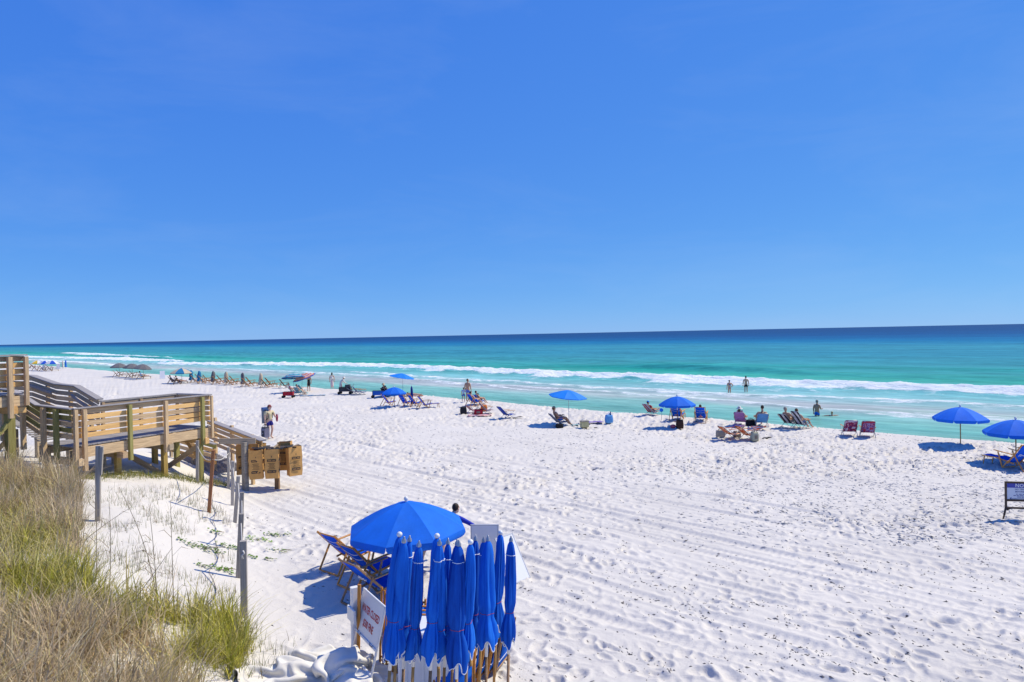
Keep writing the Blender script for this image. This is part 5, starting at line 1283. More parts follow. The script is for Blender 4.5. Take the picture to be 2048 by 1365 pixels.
person("person in pink lying in the right chair of the pair", G(1402, 845), R(-22), LOUNGE, 1.62, SKIN_L, H_BROWN, wear=[("dress", mat("pink_cloth", (.58, .16, .28), .8, .2, 9))])
bag("dark brown beach bag at the umbrella pole", G(1356, 858, .12, .1), 0, (.36, .26, .46), mat("dark_brown_cloth", (.05, .025, .018), .85, .3, 7), handles=False)
tag(MB().ell((0, 0, .10), (.16, .13, .11), 14, 9).build("pink_ball", mat("coral_pink_vinyl", (.55, .10, .14), .5, .1, 6), None, G(1346, 857)), "coral pink inflatable ball beside the dark brown bag", "ball")
pd = thing("paddle_sign", "small round blue marker on a thin stake near the water", "marker", G(1323, 842)); MB().tube([(0, 0, -.2), (0, 0, .52)], .012, 6).build("stake", STEEL, pd); MB().lathe([(0, -.02), (.10, -.02), (.115, 0), (.10, .02), (0, .02)], 16, (0, 0, .62), 0, True, Matrix.Rotation(R(90), 3, 'X')).build("disc", BLUE2, pd)
folding_chair("striped low chair with a child at the berm left of the marker", G(1302, 832), R(-62), MULTI, rec=.06)
person("small person in red slumped in the striped chair", G(1302, 832), R(-62), LOUNGE, 1.45, SKIN_T, H_BROWN, wear=[("shirt", RED), ("shorts", NAVY)], hat=("cap", BLUE2))
# man under the tilted light blue umbrella
parasol("light blue umbrella on a thin pole over the man in swim shorts", G(1138, 849), dia=2.25, apex=1.98, rim=1.62, val=.05, mats=[BLUE2] * 8, tilt=(R(4), R(6)), spin=R(8), pole=(STEEL, STEEL), pole_r=.014, finial=False, dome=1.35)
folding_chair("low folding chair under the man in blue swim shorts", G(1117, 853), R(-72), PLUM, rec=.1)
person("shirtless man in cap and blue swim shorts seated, holding a phone", G(1117, 853), R(-72), SIT, 1.78, SKIN_D, H_BROWN, wear=[("shorts", mat("blue_swim_cloth", (.03, .12, .50), .8, .1, 7))], hat=("cap", TAUPE), over=dict(wL=(-.10, .22, .62), wR=(.10, .22, .62)), fat=1.12)
bag("black bag on the sand under the seated man's chair", G(1119, 856), R(10), (.4, .26, .22), BLACK, handles=False)
towel("teal cloth dropped right of the seated man", G(1150, 852), R(20), (.5, .35), TEAL, .06, 3)
cb = thing("cooler_box", "small pale yellow box with a grey lid on the sand", "cooler", G(1169, 855), R(15)); MB().box((0, 0, .16), (.42, .30, .32), bev=.02).build("body", YEL, cb); MB().box((0, 0, .345), (.46, .34, .05), bev=.015).build("lid", H_GREY, cb); MB().tube([(-.2, 0, .3), (-.12, 0, .46), (.12, 0, .46), (.2, 0, .3)], .012, 6).build("handle", STEEL, cb)
towel("violet towel spread right of the yellow box", G(1183, 846), R(12), (1.3, .55), mat("violet_towel", (.22, .16, .42), .95, .2, 8), .05, 5)
bl = bag("upright light blue beach bag standing alone with a dark bottle inside", G(1218, 846), R(20), (.42, .28, .46), SKYB)
tag(MB().lathe([(0, 0), (.05, 0), (.05, .2), (.02, .25), (.02, .3), (0, .3)], 12).build("bottle", NAVY, None, G(1220, 846) + Vector((.03, 0, .36))), "dark bottle sticking out of the light blue bag", "bottle")
tag(MB().ell((0, 0, .03), (.14, .05, .03), 10, 6).build("sandal", BLACK, None, G(1191, 857), .5), "single black sandal lying between box and blue bag", "sandal")
# group in the right middle
folding_chair("low chair under a lilac towel with the sun hat woman", G(1481, 852), R(-30), PINK, s=1.0)
person("woman in a wide white sun hat leaning on a lilac towel", G(1481, 852), R(-30), LOUNGE, 1.66, SKIN_L, H_BROWN, True, wear=[("tank", PINK), ("briefs", NAVY)], hat=("sun", mat("white_straw", (.68, .66, .60), .9, .08, 20)))
towel("lilac towel hanging over the chair back and down to the sand", G(1477, 855), R(-30), (.62, .5), PINK, .1, 9)
folding_chair("chair with a bright blue back beside the sun hat woman", G(1523, 854), R(-8), SKYB, s=1.05, hi=.70)
person("person with dark short hair seen from behind in the bright blue chair", G(1523, 854), R(-8), SIT, 1.78, SKIN_T, H_DARK, wear=[("shorts", NAVY)], over=dict(head=(0, -.24, 1.0), neck=(0, -.25, .85)))
towel("red and blue striped towel bunched under the bright blue chair", G(1519, 860), R(0), (.75, .4), MULTI, .2, 11)
bag("black mesh bag between the sun hat woman and the blue chair", G(1502, 852), R(0), (.5, .3, .32), BLACK)
folding_chair("striped recliner with a sunbather in black shorts", G(1578, 855), R(-62), ZEBRA, rec=.14)
person("sunbather in sunglasses and black shorts reclining", G(1578, 855), R(-62), LOUNGE, 1.72, SKIN_T, H_GREY, wear=[("shorts", BLACK)], hat=None)
folding_chair("black and white zebra striped chair with a person behind its back", G(1601, 858), R(-66), ZEBRA, hi=.92)
person("person hidden by the zebra striped chair with bent legs showing", G(1601, 858), R(-66), SIT, 1.68, SKIN_T, H_BROWN, wear=[("shorts", BSTR)])
folding_chair("left floral chair of the empty pair at the water", G(1699, 873), R(-14), FLORAL, s=1.05)
folding_chair("right floral chair of the empty pair, more lilac", G(1735, 875), R(-20), FLORAL2, s=1.05)
folding_chair("orange patterned recliner on the left with a beige bag behind", G(1460, 878), R(-72), ORFLOR, rec=.12, hi=.68, arm=ORANGE)
folding_chair("orange patterned recliner on the right near black sandals", G(1495, 880), R(-72), ORFLOR, rec=.12, hi=.74, arm=ORANGE)
bag("beige canvas bag leaning behind the left orange recliner", G(1441, 874), R(-10), (.42, .24, .32), mat("beige_canvas", (.42, .36, .28), .9, .1, 6))
bag("taupe bag between the two orange recliners", G(1474, 875), R(-5), (.34, .24, .3), TAUPE, handles=False)
bag("upright pale tote right of the orange recliners", G(1509, 882), R(15), (.34, .24, .42), mat("sage_canvas", (.36, .36, .27), .9, .1, 6), trim=TAUPE)
for k, (dx, lab) in enumerate(((-.1, "left sandal of the black pair right of the orange chairs"), (.12, "right sandal of the black pair right of the orange chairs"))):
    tag(MB().ell((0, 0, .05), (.17, .07, .06), 10, 6).build("sandal", BLACK, None, G(1534, 879, dx, dx * .4), .3 + dx), lab, "sandal", "black sandals")
# people in the water: feet on the bed
def W(px, py):
    p = gz(px, py, WATER); return p
q = W(1459, 790); person("woman in a blue two piece standing ankle deep, hand on hip", (q.x, q.y, WATER - .16), R(5), STAND, 1.64, SKIN_T, H_BROWN, wear=[("bra", mat("royal_swim_cloth", (.012, .03, .28), .7, .1, 6)), ("briefs", MATS["royal_swim_cloth"])], over=dict(eR=(.38, -.05, 1.16), wR=(.20, .0, .99)), fat=1.1)
q = W(1492, 785); person("tall man in black shorts standing ankle deep facing the waves", (q.x, q.y, WATER - .16), R(-10), STAND, 1.84, SKIN_T, H_DARK, wear=[("shorts", BLACK)])
q = W(1634, 832); person("grey capped man in blue shorts standing thigh deep", (q.x, q.y, WATER - .66), R(-50), STAND, 1.80, SKIN_D, H_GREY, wear=[("shorts", mat("azure_swim_cloth", (.01, .14, .55), .8, .1, 6))], over=dict(eR=(.26, .02, 1.15), wR=(.20, .28, 1.12)), fat=1.22, hat=("cap", TAUPE))
q = W(1664, 832); person("swimmer with only head and arms above the water", (q.x, q.y, WATER - 1.30), R(0), STAND, 1.62, SKIN_D, H_BLOND, over=dict(eL=(-.42, .05, 1.42), wL=(-.62, .12, 1.40), eR=(.42, .05, 1.42), wR=(.62, .12, 1.40)))
# blue chair left of the tilted umbrella, and the family cluster
folding_chair("solitary bright blue folding chair turned to the right", G(1013, 838), R(-58), mat("cobalt_cloth", (.012, .05, .38), .8, .12, 6), s=1.08, rec=.1)
towel("dark crumpled cloth on the sand right of the solitary chair", G(1036, 838), R(10), (.6, .3), BLACK, .12, 21)
wooden_chair("blue wooden chair holding a person just right of the man and child", G(948, 812), R(-55), logo=False, s=1.0)
person("dark haired person reading in the blue chair near the man and child", G(948, 812), R(-55), SIT, 1.72, SKIN_L, H_DARK, wear=[("shorts", BLUEC)])
folding_chair("second blue chair just beyond the reader's", G(958, 809), R(-55), BLUEC, s=.95)
person("second reader in black beside the first", G(958, 809), R(-55), SIT, 1.62, SKIN_L, H_DARK, wear=[("tank", BLACK), ("shorts", NAVY)])
bag("black tall cooler bag on folded legs at the left of the cluster", G(927, 829), R(5), (.42, .3, .5), BLACK, handles=False)
folding_chair("red and white low chair beside the black cooler bag", G(944, 827), R(-60), mat("red_white_cloth", (.50, .05, .06), .8, .5, 3, dark=(.62, .55, .55)), hi=.60, s=.95)
bag("grey and red beach bag on the sand at the cluster's middle", G(957, 829), R(0), (.55, .34, .34), RED, trim=TAUPE)
folding_chair("red and light blue chair at the right of the cluster", G(972, 828), R(-70), MULTI, hi=.72)
bag("orange rimmed bag behind the light blue chair", G(968, 823), R(0), (.44, .3, .42), ORANGE, trim=DGREY)
towel("red and white towel spread in front of the cluster", G(960, 832), R(0), (1.6, .5), mat("red_white_towel", (.55, .08, .09), .95, .4, 3, dark=(.6, .5, .5)), .03, 31)
person("shirtless man in light blue shorts standing at the water's edge", G(936, 804), R(-25), STAND, 1.78, SKIN_T, H_BROWN, wear=[("shorts", mat("periwinkle_cloth", (.13, .20, .55), .85, .15, 9))], look=R(-40))
person("small child in blue holding the man's hand at the water", G(927.5, 804), R(10), STAND, 1.12, SKIN_T, H_BROWN, wear=[("shirt", mat("pale_blue_cloth", (.40, .52, .70), .85, .1, 6)), ("shorts", mat("child_blue_cloth", (.03, .12, .45), .85, .1, 6))], over=dict(kL=(-.18, -.12, .52), aL=(-.22, -.34, .12), eR=(.28, .0, 1.6), wR=(.30, .05, 1.75)))
# the blue umbrella pair at centre left
parasol("low open blue umbrella over a wooden chair, left of the furled one", G(789, 816), dia=1.85, apex=1.52, rim=1.10, val=.11, spin=R(14), split=.7)
parasol("tilted blue umbrella on a thin pole high above its neighbours", G(806, 791), dia=2.3, apex=1.92, rim=1.58, val=.03, tilt=(R(0), R(10)), spin=R(6), pole=(STEEL, STEEL), pole_r=.014, finial=False, mats=[BLUE2] * 8, dome=1.3)
wooden_chair("leftmost wooden blue chair under the low umbrella", G(777, 812), R(-62), logo=False, lines=True)
wooden_chair("upright wooden blue chair left of the furled umbrella", G(811, 813), R(-40), logo=False, lines=True)
wooden_chair("wooden blue chair directly behind the furled umbrella", G(830, 814), R(-55), logo=False, lines=True)
wooden_chair("wooden blue recliner with yellow footrest right of the furled umbrella", G(850, 817), R(-68), wd=W_POLE, foot=True, logo=False, lines=True)
fu = G(825, 814); closed_parasol("single furled dark blue umbrella between the wooden blue chairs", fu, fu + Vector((-.04, 0, 1.55)), 1.3, False, 77, mats=(mat("dark_blue_canvas", (.008, .03, .22), .8, .1, 5), W_POLE), detail=False, r0=1.0, sleeve=False)
wagon("bright blue beach wagon behind the low umbrella", G(757, 796), R(5), mat("wagon_blue_cloth", (.01, .09, .42), .8, .1, 5), s=1.05)
folding_chair("dark chair with the straw hat person behind the low umbrella", G(772, 794), R(-40), BLACK)
person("person in a wide straw hat behind the low blue umbrella", G(772, 794), R(-40), SIT, 1.72, SKIN_T, H_BROWN, wear=[("tank", BLACK), ("shorts", NAVY)], hat=("sun", STRAW), dz=.10)
towel("dark red towel under the sunbather lying at the berm", G(823, 793), R(-8), (2.0, .75), mat("rust_towel", (.34, .11, .06), .95, .2, 6), .03, 41)
LIE = dict(pelvis=(0, 0, .15), waist=(0, .13, .15), chest=(0, .36, .17), neck=(0, .54, .14), head=(0, .66, .12), sL=(-.18, .46, .14), eL=(-.30, .20, .09), wL=(-.28, -.05, .08), sR=(.18, .46, .14), eR=(.30, .20, .09), wR=(.28, -.05, .08), hL=(-.095, -.04, .14), kL=(-.11, -.46, .13), aL=(-.12, -.87, .08), tL=(-.15, -.97, .15), hR=(.095, -.04, .14), kR=(.11, -.46, .13), aR=(.12, -.87, .08), tR=(.15, -.97, .15))
person("sunbather lying flat on a rust towel at the berm", G(823, 793) + Vector((0, 0, .05)), R(80), LIE, 1.7, SKIN_T, H_DARK, wear=[("briefs", BLACK), ("bra", BLACK)])
# black wagon, white clad people, blue loungers
wagon("black loaded beach wagon left of the blue striped loungers", G(691, 789), R(0), DGREY, s=1.15)
bag("dark grey bag piled on top of the black wagon", G(696, 789) + Vector((0, 0, .60)), R(5), (.5, .36, .3), DGREY, handles=False)
person("white clad person bending over the black wagon", G(682, 787), R(-60), STAND, 1.62, SKIN_L, H_BLOND, wear=[("longsleeve", WCLOTH), ("longskirt", WCLOTH)], hat=("sun", WCLOTH), over=dict(chest=(0, .16, 1.24), neck=(0, .26, 1.38), head=(0, .32, 1.52), sL=(-.18, .2, 1.36), sR=(.18, .2, 1.36), eL=(-.22, .36, 1.12), wL=(-.16, .55, 1.0), eR=(.22, .36, 1.12), wR=(.16, .55, 1.0)))
folding_chair("left of three blue striped loungers near the black wagon", G(706, 789), R(-65), BSTR, rec=.12, hi=.66)
folding_chair("tallest middle blue striped lounger near the black wagon", G(714, 789), R(-65), BSTR, hi=.82)
folding_chair("rightmost low blue striped lounger near the black wagon", G(723, 790), R(-65), BSTR, rec=.1, hi=.55)
person("dark haired woman in a long white dress walking to the water", G(664.5, 778), R(0), STAND, 1.68, SKIN_L, H_DARK, True, wear=[("tank", WCLOTH), ("longskirt", mat("pale_pink_cloth", (.62, .50, .48), .85, .08, 6))])
# group with the ringed umbrellas
parasol("teal ringed umbrella leaning over a seated group", G(588, 786), dia=2.3, apex=1.95, rim=1.48, val=.06, mats=[RING_TEAL] * 8, tilt=(R(-8), R(-4)), pole=(STEEL, STEEL), pole_r=.014, finial=False, dome=1.5)
parasol("orange ringed umbrella tilted to the left over a seated group", G(603, 784), dia=2.3, apex=1.80, rim=1.38, val=.06, mats=[RING_OR] * 8, tilt=(R(10), R(-17)), pole=(STEEL, STEEL), pole_r=.014, finial=False, off=(.15, 0), dome=1.5)
person("woman in a black dress and cream sun hat standing by the ringed umbrella", G(618, 783), R(40), STAND, 1.70, SKIN_T, H_BROWN, wear=[("dress", BLACK)], hat=("sun", mat("cream_straw", (.60, .52, .34), .9, .08, 20)), over=dict(eL=(-.24, .12, 1.22), wL=(-.16, .30, 1.40)))
wooden_chair("dark slatted chair left of the seated group under ringed umbrellas", G(569, 776), R(-60), DGREY, W_CHAIR2, logo=False)
folding_chair("pale blue chair with a blond person above the red wagon", G(583, 788), R(-62), mat("pale_sky_cloth", (.42, .55, .62), .85, .1, 6))
person("blond person in pink top seated above the red wagon", G(583, 788), R(-62), SIT, 1.68, SKIN_L, H_BLOND, wear=[("shirt", mat("rose_cloth", (.50, .20, .26), .85, .12, 7)), ("shorts", WCLOTH)])
folding_chair("teal striped chair with a dark haired person in the ringed umbrella group", G(598, 791), R(-35), spot_mat("teal_striped_cloth", [(0, (.03, .30, .42)), (.4, (.35, .55, .62))], 6, True))
person("dark haired person from behind in the teal striped chair", G(598, 791), R(-35), SIT, 1.66, SKIN_L, H_DARK, wear=[("tank", TAUPE), ("shorts", TEAL)])
folding_chair("teal draped chair at the right of the ringed umbrella group", G(604, 786), R(-40), TEAL)
towel("teal towel draped beside the black dress woman's feet", G(608, 789), R(10), (.7, .4), TEAL, .2, 51)
wagon("dark red beach wagon in front of the seated group", G(577, 796), R(4), RED, s=.95)
towel("pale blue patterned towel spread right of the seated group", G(626, 792), R(3), (2.3, .7), spot_mat("blue_print_towel", [(0, (.55, .62, .70)), (.55, (.10, .34, .62)), (.75, (.5, .6, .68))], 5), .04, 61)
# row of furled umbrellas with paired wooden loungers
row = [(383, 766, 391), (399, 768, 407), (427, 769, 435), (453, 771, 461), (486, 774, 494), (522, 776, 533)]
o6 = ["leftmost", "second", "third", "fourth", "fifth", "rightmost"]
for k, (ux, uy, cx) in enumerate(row):
    b = G(ux, uy - 1); closed_parasol("%s furled umbrella of the row of six beside dark loungers" % o6[k], b, b + Vector((0, 0, 1.55)), 1.25, False, 90 + k, mats=(TEALU if k < 2 else (TAN if k % 2 else GREYU), W_CHAIR2), detail=False, r0=2.2, group="row of six furled umbrellas", sleeve=False)
    for q_, nm in ((0, "near"), (1, "far")):
        c = G(cx + q_ * 3, uy - q_ * 1.2); c.y += .75 * q_; c.z = H(c.x, c.y)
        wooden_chair("%s lounger beside the %s furled umbrella of the row of six" % (nm, o6[k]), c, R(-58), TAUPE if q_ else DGREY, W_CHAIR if not q_ else W_ORANGE, foot=True, logo=False, group="loungers of the row of six", s=1.08)
# blue and cream striped umbrella with two people
parasol("blue and cream striped umbrella over two people left of the row", G(364, 766), dia=2.75, apex=1.85, rim=1.25, val=.10, mats=[TEALU, TAN], spin=R(16), pole=(STEEL, STEEL))
for k, (x, y, lab, hm) in enumerate(((345, 768, "left", NAVY), (357, 769, "right", BLACK))):
    c = G(x, y); wooden_chair("%s lounger under the blue and cream striped umbrella" % lab, c, R(-58), NAVY, W_CHAIR2, foot=True, logo=False)
    person("dark clad person in the %s lounger under the striped umbrella" % lab, c, R(-58), LOUNGE, 1.72, SKIN_T, H_DARK, wear=[("shirt", hm), ("shorts", NAVY)])
def sandwich(label, px, py, h=1.0, rz=0):
    o = thing("sandwich_board", label, "sign board", G(px, py), rz)
    for s in (-1, 1):
        MB().bar((0, s * .28, 0), (0, s * .02, h), .62, .025, up=(0, 1, .3)).build("panel", WPLAS, o)
    return o
sandwich("white sandwich board left of the striped umbrella", 325, 758, 1.1, R(30))
sandwich("white sandwich board on the sand right of the far umbrellas", 117, 738, 1.25, R(25))
sandwich("white board in front of the far striped umbrellas", 88, 740, 1.0, R(-30))
# grey umbrellas
for k, (x, y, lab) in enumerate(((239, 753, "leftmost"), (265, 755, "middle"), (287, 757, "rightmost"))):
    parasol("%s of three dark grey umbrellas on the far beach" % lab, G(x, y), dia=2.5, apex=2.05, rim=1.42, val=.10, mats=[GREYU], spin=R(8 + 11 * k), pole=(W_CHAIR2, W_CHAIR2), tilt=(0, R(3 * k)), group="three grey umbrellas")
    for q_ in (0, 1):
        if k == 2 and q_ == 1: continue
        c = G(x - 4 + q_ * 6, y + 2 - q_ * 2); wooden_chair("%s lounger under the %s grey umbrella" % ("left" if q_ == 0 else "right", lab), c, R(-60), TAUPE, W_CHAIR2, foot=True, logo=False, s=1.15, group="loungers under the grey umbrellas")
c = G(284, 758); person("person in a light blue shirt lying under the rightmost grey umbrella", c, R(-60), LOUNGE, 1.75, SKIN_T, H_DARK, wear=[("shirt", SKYB), ("shorts", TAUPE)])
# far blue and white umbrellas
FW = [mat("far_blue_cloth", (.015, .08, .50), .8, .08, 5, transl=.1), mat("far_white_cloth", (.66, .66, .66), .8, .05, 5, transl=.1)]
for k, (x, y, lab) in enumerate(((76, 741, "leftmost"), (91, 742, "middle"), (105, 742, "rightmost"))):
    parasol("%s of three blue and white umbrellas at the far left" % lab, G(x, y), dia=2.7, apex=2.0, rim=1.4, val=.1, mats=FW if k else [FW[0], FW[1], mat("far_yellow_cloth", (.62, .42, .04), .8, .08, 5), FW[1]], spin=R(10 + 14 * k), group="three far striped umbrellas")
    wooden_chair("blue lounger under the %s far blue and white umbrella" % lab, G(x - 4, y + 1), R(-60), BLUEC, W_CHAIR2, foot=True, logo=False, s=1.25)
for k, (x, y, m_, lab) in enumerate(((126, 738, WCLOTH, "furled white umbrella"), (132, 738, BLUE, "furled blue umbrella"))):
    b = G(x, y); closed_parasol("%s right of the far striped umbrellas" % lab, b, b + Vector((0, 0, 1.8)), 1.4, False, 140 + k, mats=(m_, W_CHAIR2), detail=False, r0=1.6, sleeve=False)
for k, (x, y) in enumerate(((58, 737), (66, 737), (98, 740))):
    wooden_chair(["leftmost far lounger beside the wooden landing", "second far lounger beside the wooden landing", "far lounger in front of the blue and white umbrellas"][k], G(x, y), R(-60), [TAUPE, DGREY, BLUEC][k], W_CHAIR2, foot=True, logo=False, s=1.2)

# ------------------------------------------------------------------ man with the backpack
mb_ = G(540, 878); MR = R(-128)
person("man in a red cap and cream shirt walking up from the beach", mb_, MR, STAND, 1.80, SKIN_L, H_BROWN, wear=[("shirt", CREAM), ("shorts", mat("navy_blue_shorts", (.03, .03, .22), .85, .12, 7))], hat=("cap", mat("faded_red_cap", (.30, .08, .08), .85, .25, 12)),
       over=dict(wR=(.28, .03, .86), eL=(-.26, .10, 1.16), wL=(-.14, .32, 1.14), kL=(-.10, .10, .51), aL=(-.10, -.06, .10), kR=(.10, .06, .5)), look=R(40))
rot = Matrix.Rotation(MR, 3, 'Z')
bpk = thing("backpack_chair", "blue and grey folded backpack chair on the man's back", "backpack", mb_ + rot @ Vector((0.02, -.27, 0)), MR)
MB().box((0, 0, 1.22), (.46, .12, .78), bev=.04).build("body", mat("grey_blue_cloth", (.20, .23, .26), .85, .15, 6), bpk)
MB().box((0, -.02, 1.58), (.44, .20, .20), bev=.04).build("pouch", mat("steel_blue_cloth", (.05, .12, .34), .85, .15, 6), bpk)
for x in (-.22, .22):
    MB().tube([(x, -.07, .78), (x, -.07, 1.66)], .013, 8).build("frame_tube", STEEL, bpk)
for x in (-.13, .13): MB().tube([(x, .08, 1.55), (x, .22, 1.52), (x, .41, 1.36), (x, .38, 1.12), (x, .12, .98)], .016, 6).build("strap", BLACK, bpk)
hbg = thing("cooler_tote", "dark grey cooler tote carried low in the man's hand", "tote bag", mb_ + rot @ Vector((.34, .12, .12)), MR + R(80))
MB().box((0, 0, .26), (.50, .26, .50), bev=.05).build("body", PLUM, hbg); MB().box((0, 0, .52), (.47, .24, .04), bev=.01).build("lid", DGREY, hbg)
for s in (-1, 1): MB().tube([(-.12, s * .12, .35), (-.11, s * .08, .62), (0, s * .03, .70), (.11, s * .08, .62), (.12, s * .12, .35)], .013, 6).build("handle", BLACK, hbg)
for s in (-1, 1): MB().box((0, s * .136, .22), (.30, .012, .30), bev=.005).build("pocket", DGREY, hbg); MB().box((0, s * .146, .22), (.06, .006, .03)).build("badge", WPLAS, hbg)
tag(MB().ell((0, 0, 0), (.06, .07, .22), 12, 9).build("rolled_towel", mat("crimson_towel", (.40, .06, .12), .95, .2, 8, bump=.3), None, mb_ + rot @ Vector((-.22, .36, 1.12)), MR), "crimson rolled towel clutched under the man's left arm", "towel")
# ------------------------------------------------------------------ dune plants
def inpoly(px, py, poly):
    c = np.zeros(px.shape, bool); n = len(poly)
    for i in range(n):
        x1, y1 = poly[i]; x2, y2 = poly[(i + 1) % n]
        m = ((y1 > py) != (y2 > py)) & (px < (x2 - x1) * (py - y1) / (y2 - y1 + 1e-9) + x1); c ^= m
    return c
def grass_mat():
    m = bpy.data.materials.new("dune_grass"); t = NT(m); a = t.n("Attribute"); a.attribute_name = "tint"
    b = t.n("BsdfPrincipled"); b.inputs["Roughness"].default_value = .75; b.inputs["Specular IOR Level"].default_value = .2; t.l(a.outputs["Color"], b.inputs["Base Color"])
    tr = t.n("BsdfTranslucent"); t.l(a.outputs["Color"], tr.inputs[0]); mx = t.n("MixShader"); mx.inputs[0].default_value = .42
    t.l(b.outputs[0], mx.inputs[1]); t.l(tr.outputs[0], mx.inputs[2]); o = t.n("OutputMaterial"); t.l(mx.outputs[0], o.inputs[0]); return m
GM = grass_mat()
def blades(name, label, X, Y, hgt, lean, width, tint, seed, bend=.6):
    """one curved tapering blade per point, three segments each"""
    r = np.random.default_rng(seed); n = len(X); Z = height(X, Y) - .03
    az = r.uniform(0, 2 * np.pi, n); la = az + r.normal(0, .3, n)
    wx, wy = -np.sin(az) * width, np.cos(az) * width
    ts = np.array([0, .38, .72, 1.0]); P = np.zeros((n, 7, 3))
    for i, t in enumerate(ts):
        off = lean * (t ** (1 + bend)) * hgt; zz = hgt * (t - .35 * lean * t * t)
        cx = X + np.cos(la) * off; cy = Y + np.sin(la) * off; cz = Z + zz
        if i < 3:
            w = (1, .8, .5)[i]
            P[:, 2 * i] = np.stack([cx - wx * w, cy - wy * w, cz], -1); P[:, 2 * i + 1] = np.stack([cx + wx * w, cy + wy * w, cz], -1)
        else: P[:, 6] = np.stack([cx, cy, cz], -1)
    base = np.arange(n)[:, None] * 7
    q = np.concatenate([(np.array([0, 1, 3, 2]) + base), (np.array([2, 3, 5, 4]) + base)]); tri = np.array([4, 5, 6]) + base
    me = bpy.data.meshes.new(name); me.vertices.add(n * 7); me.vertices.foreach_set("co", P.reshape(-1).astype(np.float32))
    lv = np.concatenate([q.reshape(-1), tri.reshape(-1)]).astype(np.int32); me.loops.add(len(lv)); me.loops.foreach_set("vertex_index", lv)
    ls = np.concatenate([np.arange(2 * n) * 4, 8 * n + np.arange(n) * 3]).astype(np.int32); me.polygons.add(3 * n); me.polygons.foreach_set("loop_start", ls)
    me.update(calc_edges=True); me.validate(); me.materials.append(GM)
    cattr(me, "tint", np.repeat(tint, 7, 0))
    o = link(name, me); o["kind"] = "stuff"; o["label"] = label; o["category"] = "grass"; return o
POLY = [(-900, 760), (0, 925), (70, 945), (135, 975), (150, 1050), (165, 1110), (175, 1190), (235, 1225), (330, 1222), (410, 1232), (480, 1248), (498, 1275), (480, 1320), (405, 1330), (372, 1400), (340, 1700), (-900, 1700)]
def build_grass():
    r = np.random.default_rng(5); N = 420000
    D = r.uniform(5.2, 20.5, N) ; T = r.uniform(-1.1, -.30, N); X = T * D; Y = D; Z = height(X, Y)
    px, py = proj(X, Y, Z); edge = 52 * (fbm(px * .03, py * .03, 700, 3) - .5) * 2 + r.normal(0, 9, N)
    k = inpoly(px + edge, py + edge * .8, POLY)
    # keep off the boards and thin out by clumps
    rel_a = (X - LO.x) * AX.x + (Y - LO.y) * AX.y; rel_b = (X - LO.x) * BX.x + (Y - LO.y) * BX.y
    k &= ~((rel_b > -.1) & (rel_a > -1.0))
    cl = fbm(X * 1.3, Y * 1.3, 710, 3); k &= r.random(N) < sst(.34, .56, cl) * .92 + .08
    X, Y, px, py = X[k], Y[k], px[k], py[k]; n = len(X)
    gr = fbm(X * .55 + 4, Y * .55, 720, 3); gr = sst(.44, .66, gr + .10 * np.exp(-(((py - 1090) / 70) ** 2)) + .12 * sst(360, 470, px) + .10 * sst(1280, 1365, py) * sst(230, 330, px))
    gr = np.clip(gr * .88 * (1 - .8 * (py < 1010)) + r.normal(0, .22, n), 0, 1)
    dry = np.array([.58, .43, .26]); dry2 = np.array([.76, .64, .44]); grn = np.array([.36, .38, .04]); grn2 = np.array([.68, .62, .10])
    m1 = r.random(n)[:, None]; tint = (dry * m1 + dry2 * (1 - m1)) * (1 - gr[:, None]) + (grn * m1 + grn2 * (1 - m1)) * gr[:, None]
    tint *= (.40 + .85 * r.random(n) ** .8)[:, None]; tint = np.minimum(tint, .8)
    hg = (.20 + .70 * r.random(n) ** 2.0) * (1 + .55 * (py < 1010)) * (.8 + .5 * cl[k]); hg[gr > .6] *= .85
    sel = r.permutation(n)[:70000]
    blades("dune_grass", "dry tan and green dune grass covering the lower left dune", X[sel], Y[sel], hg[sel], r.uniform(.15, 1.15, len(sel)), r.uniform(.0045, .013, len(sel)), tint[sel], 8)
    # tall straw reeds in front of the walkover
    N = 3600; D = r.uniform(14.5, 18.6, N); T = r.uniform(-.86, -.635, N); X = T * D; Y = D
    rb = (X - LO.x) * BX.x + (Y - LO.y) * BX.y; ra = (X - LO.x) * AX.x + (Y - LO.y) * AX.y
    kk = (ra < -.15) & (fbm(X * 1.1, Y * 1.1, 760, 2) > .36); X, Y = X[kk], Y[kk]; n = len(X)
    tint = np.array([.60, .49, .33]) * r.uniform(.55, 1.25, n)[:, None]
    blades("straw_reeds", "tall straw coloured reeds in front of the walkover's left end", X, Y, .35 + .75 * r.random(n) ** 1.5, r.uniform(.1, .8, n), r.uniform(.005, .010, n), tint, 12)
    # sparse shoots on the bare white dune
    N = 40000; px = r.uniform(120, 600, N); 
    D = r.uniform(9.5, 24, N); T = r.uniform(-.7, -.28, N); X = T * D; Y = D; px, py = proj(X, Y, height(X, Y))
    SP = [(150, 985), (330, 965), (440, 985), (470, 1080), (480, 1240), (600, 1290), (560, 1365), (400, 1365), (480, 1300), (320, 1200), (180, 1180)]
    k = inpoly(px, py, SP) & (r.random(N) < .5 * sst(.52, .74, fbm(X * 1.5, Y * 1.5, 730, 2)) + .5 * sst(1190, 1260, py) * sst(.45, .6, fbm(X * 2.2, Y * 2.2, 735, 2)))
    rel_b = (X - LO.x) * BX.x + (Y - LO.y) * BX.y; k &= rel_b < -.25
    cx = np.round(X / .16) * .16 + (X - np.round(X / .16) * .16) * .45; X, Y = cx[k], Y[k]; n = len(X)
    m1 = r.random(n)[:, None]; tint = np.where(r.random(n)[:, None] < .55, np.array([.16, .19, .05]), np.array([.34, .27, .18])) * r.uniform(.7, 1.1, n)[:, None]
    sel = r.permutation(n)[:2600]
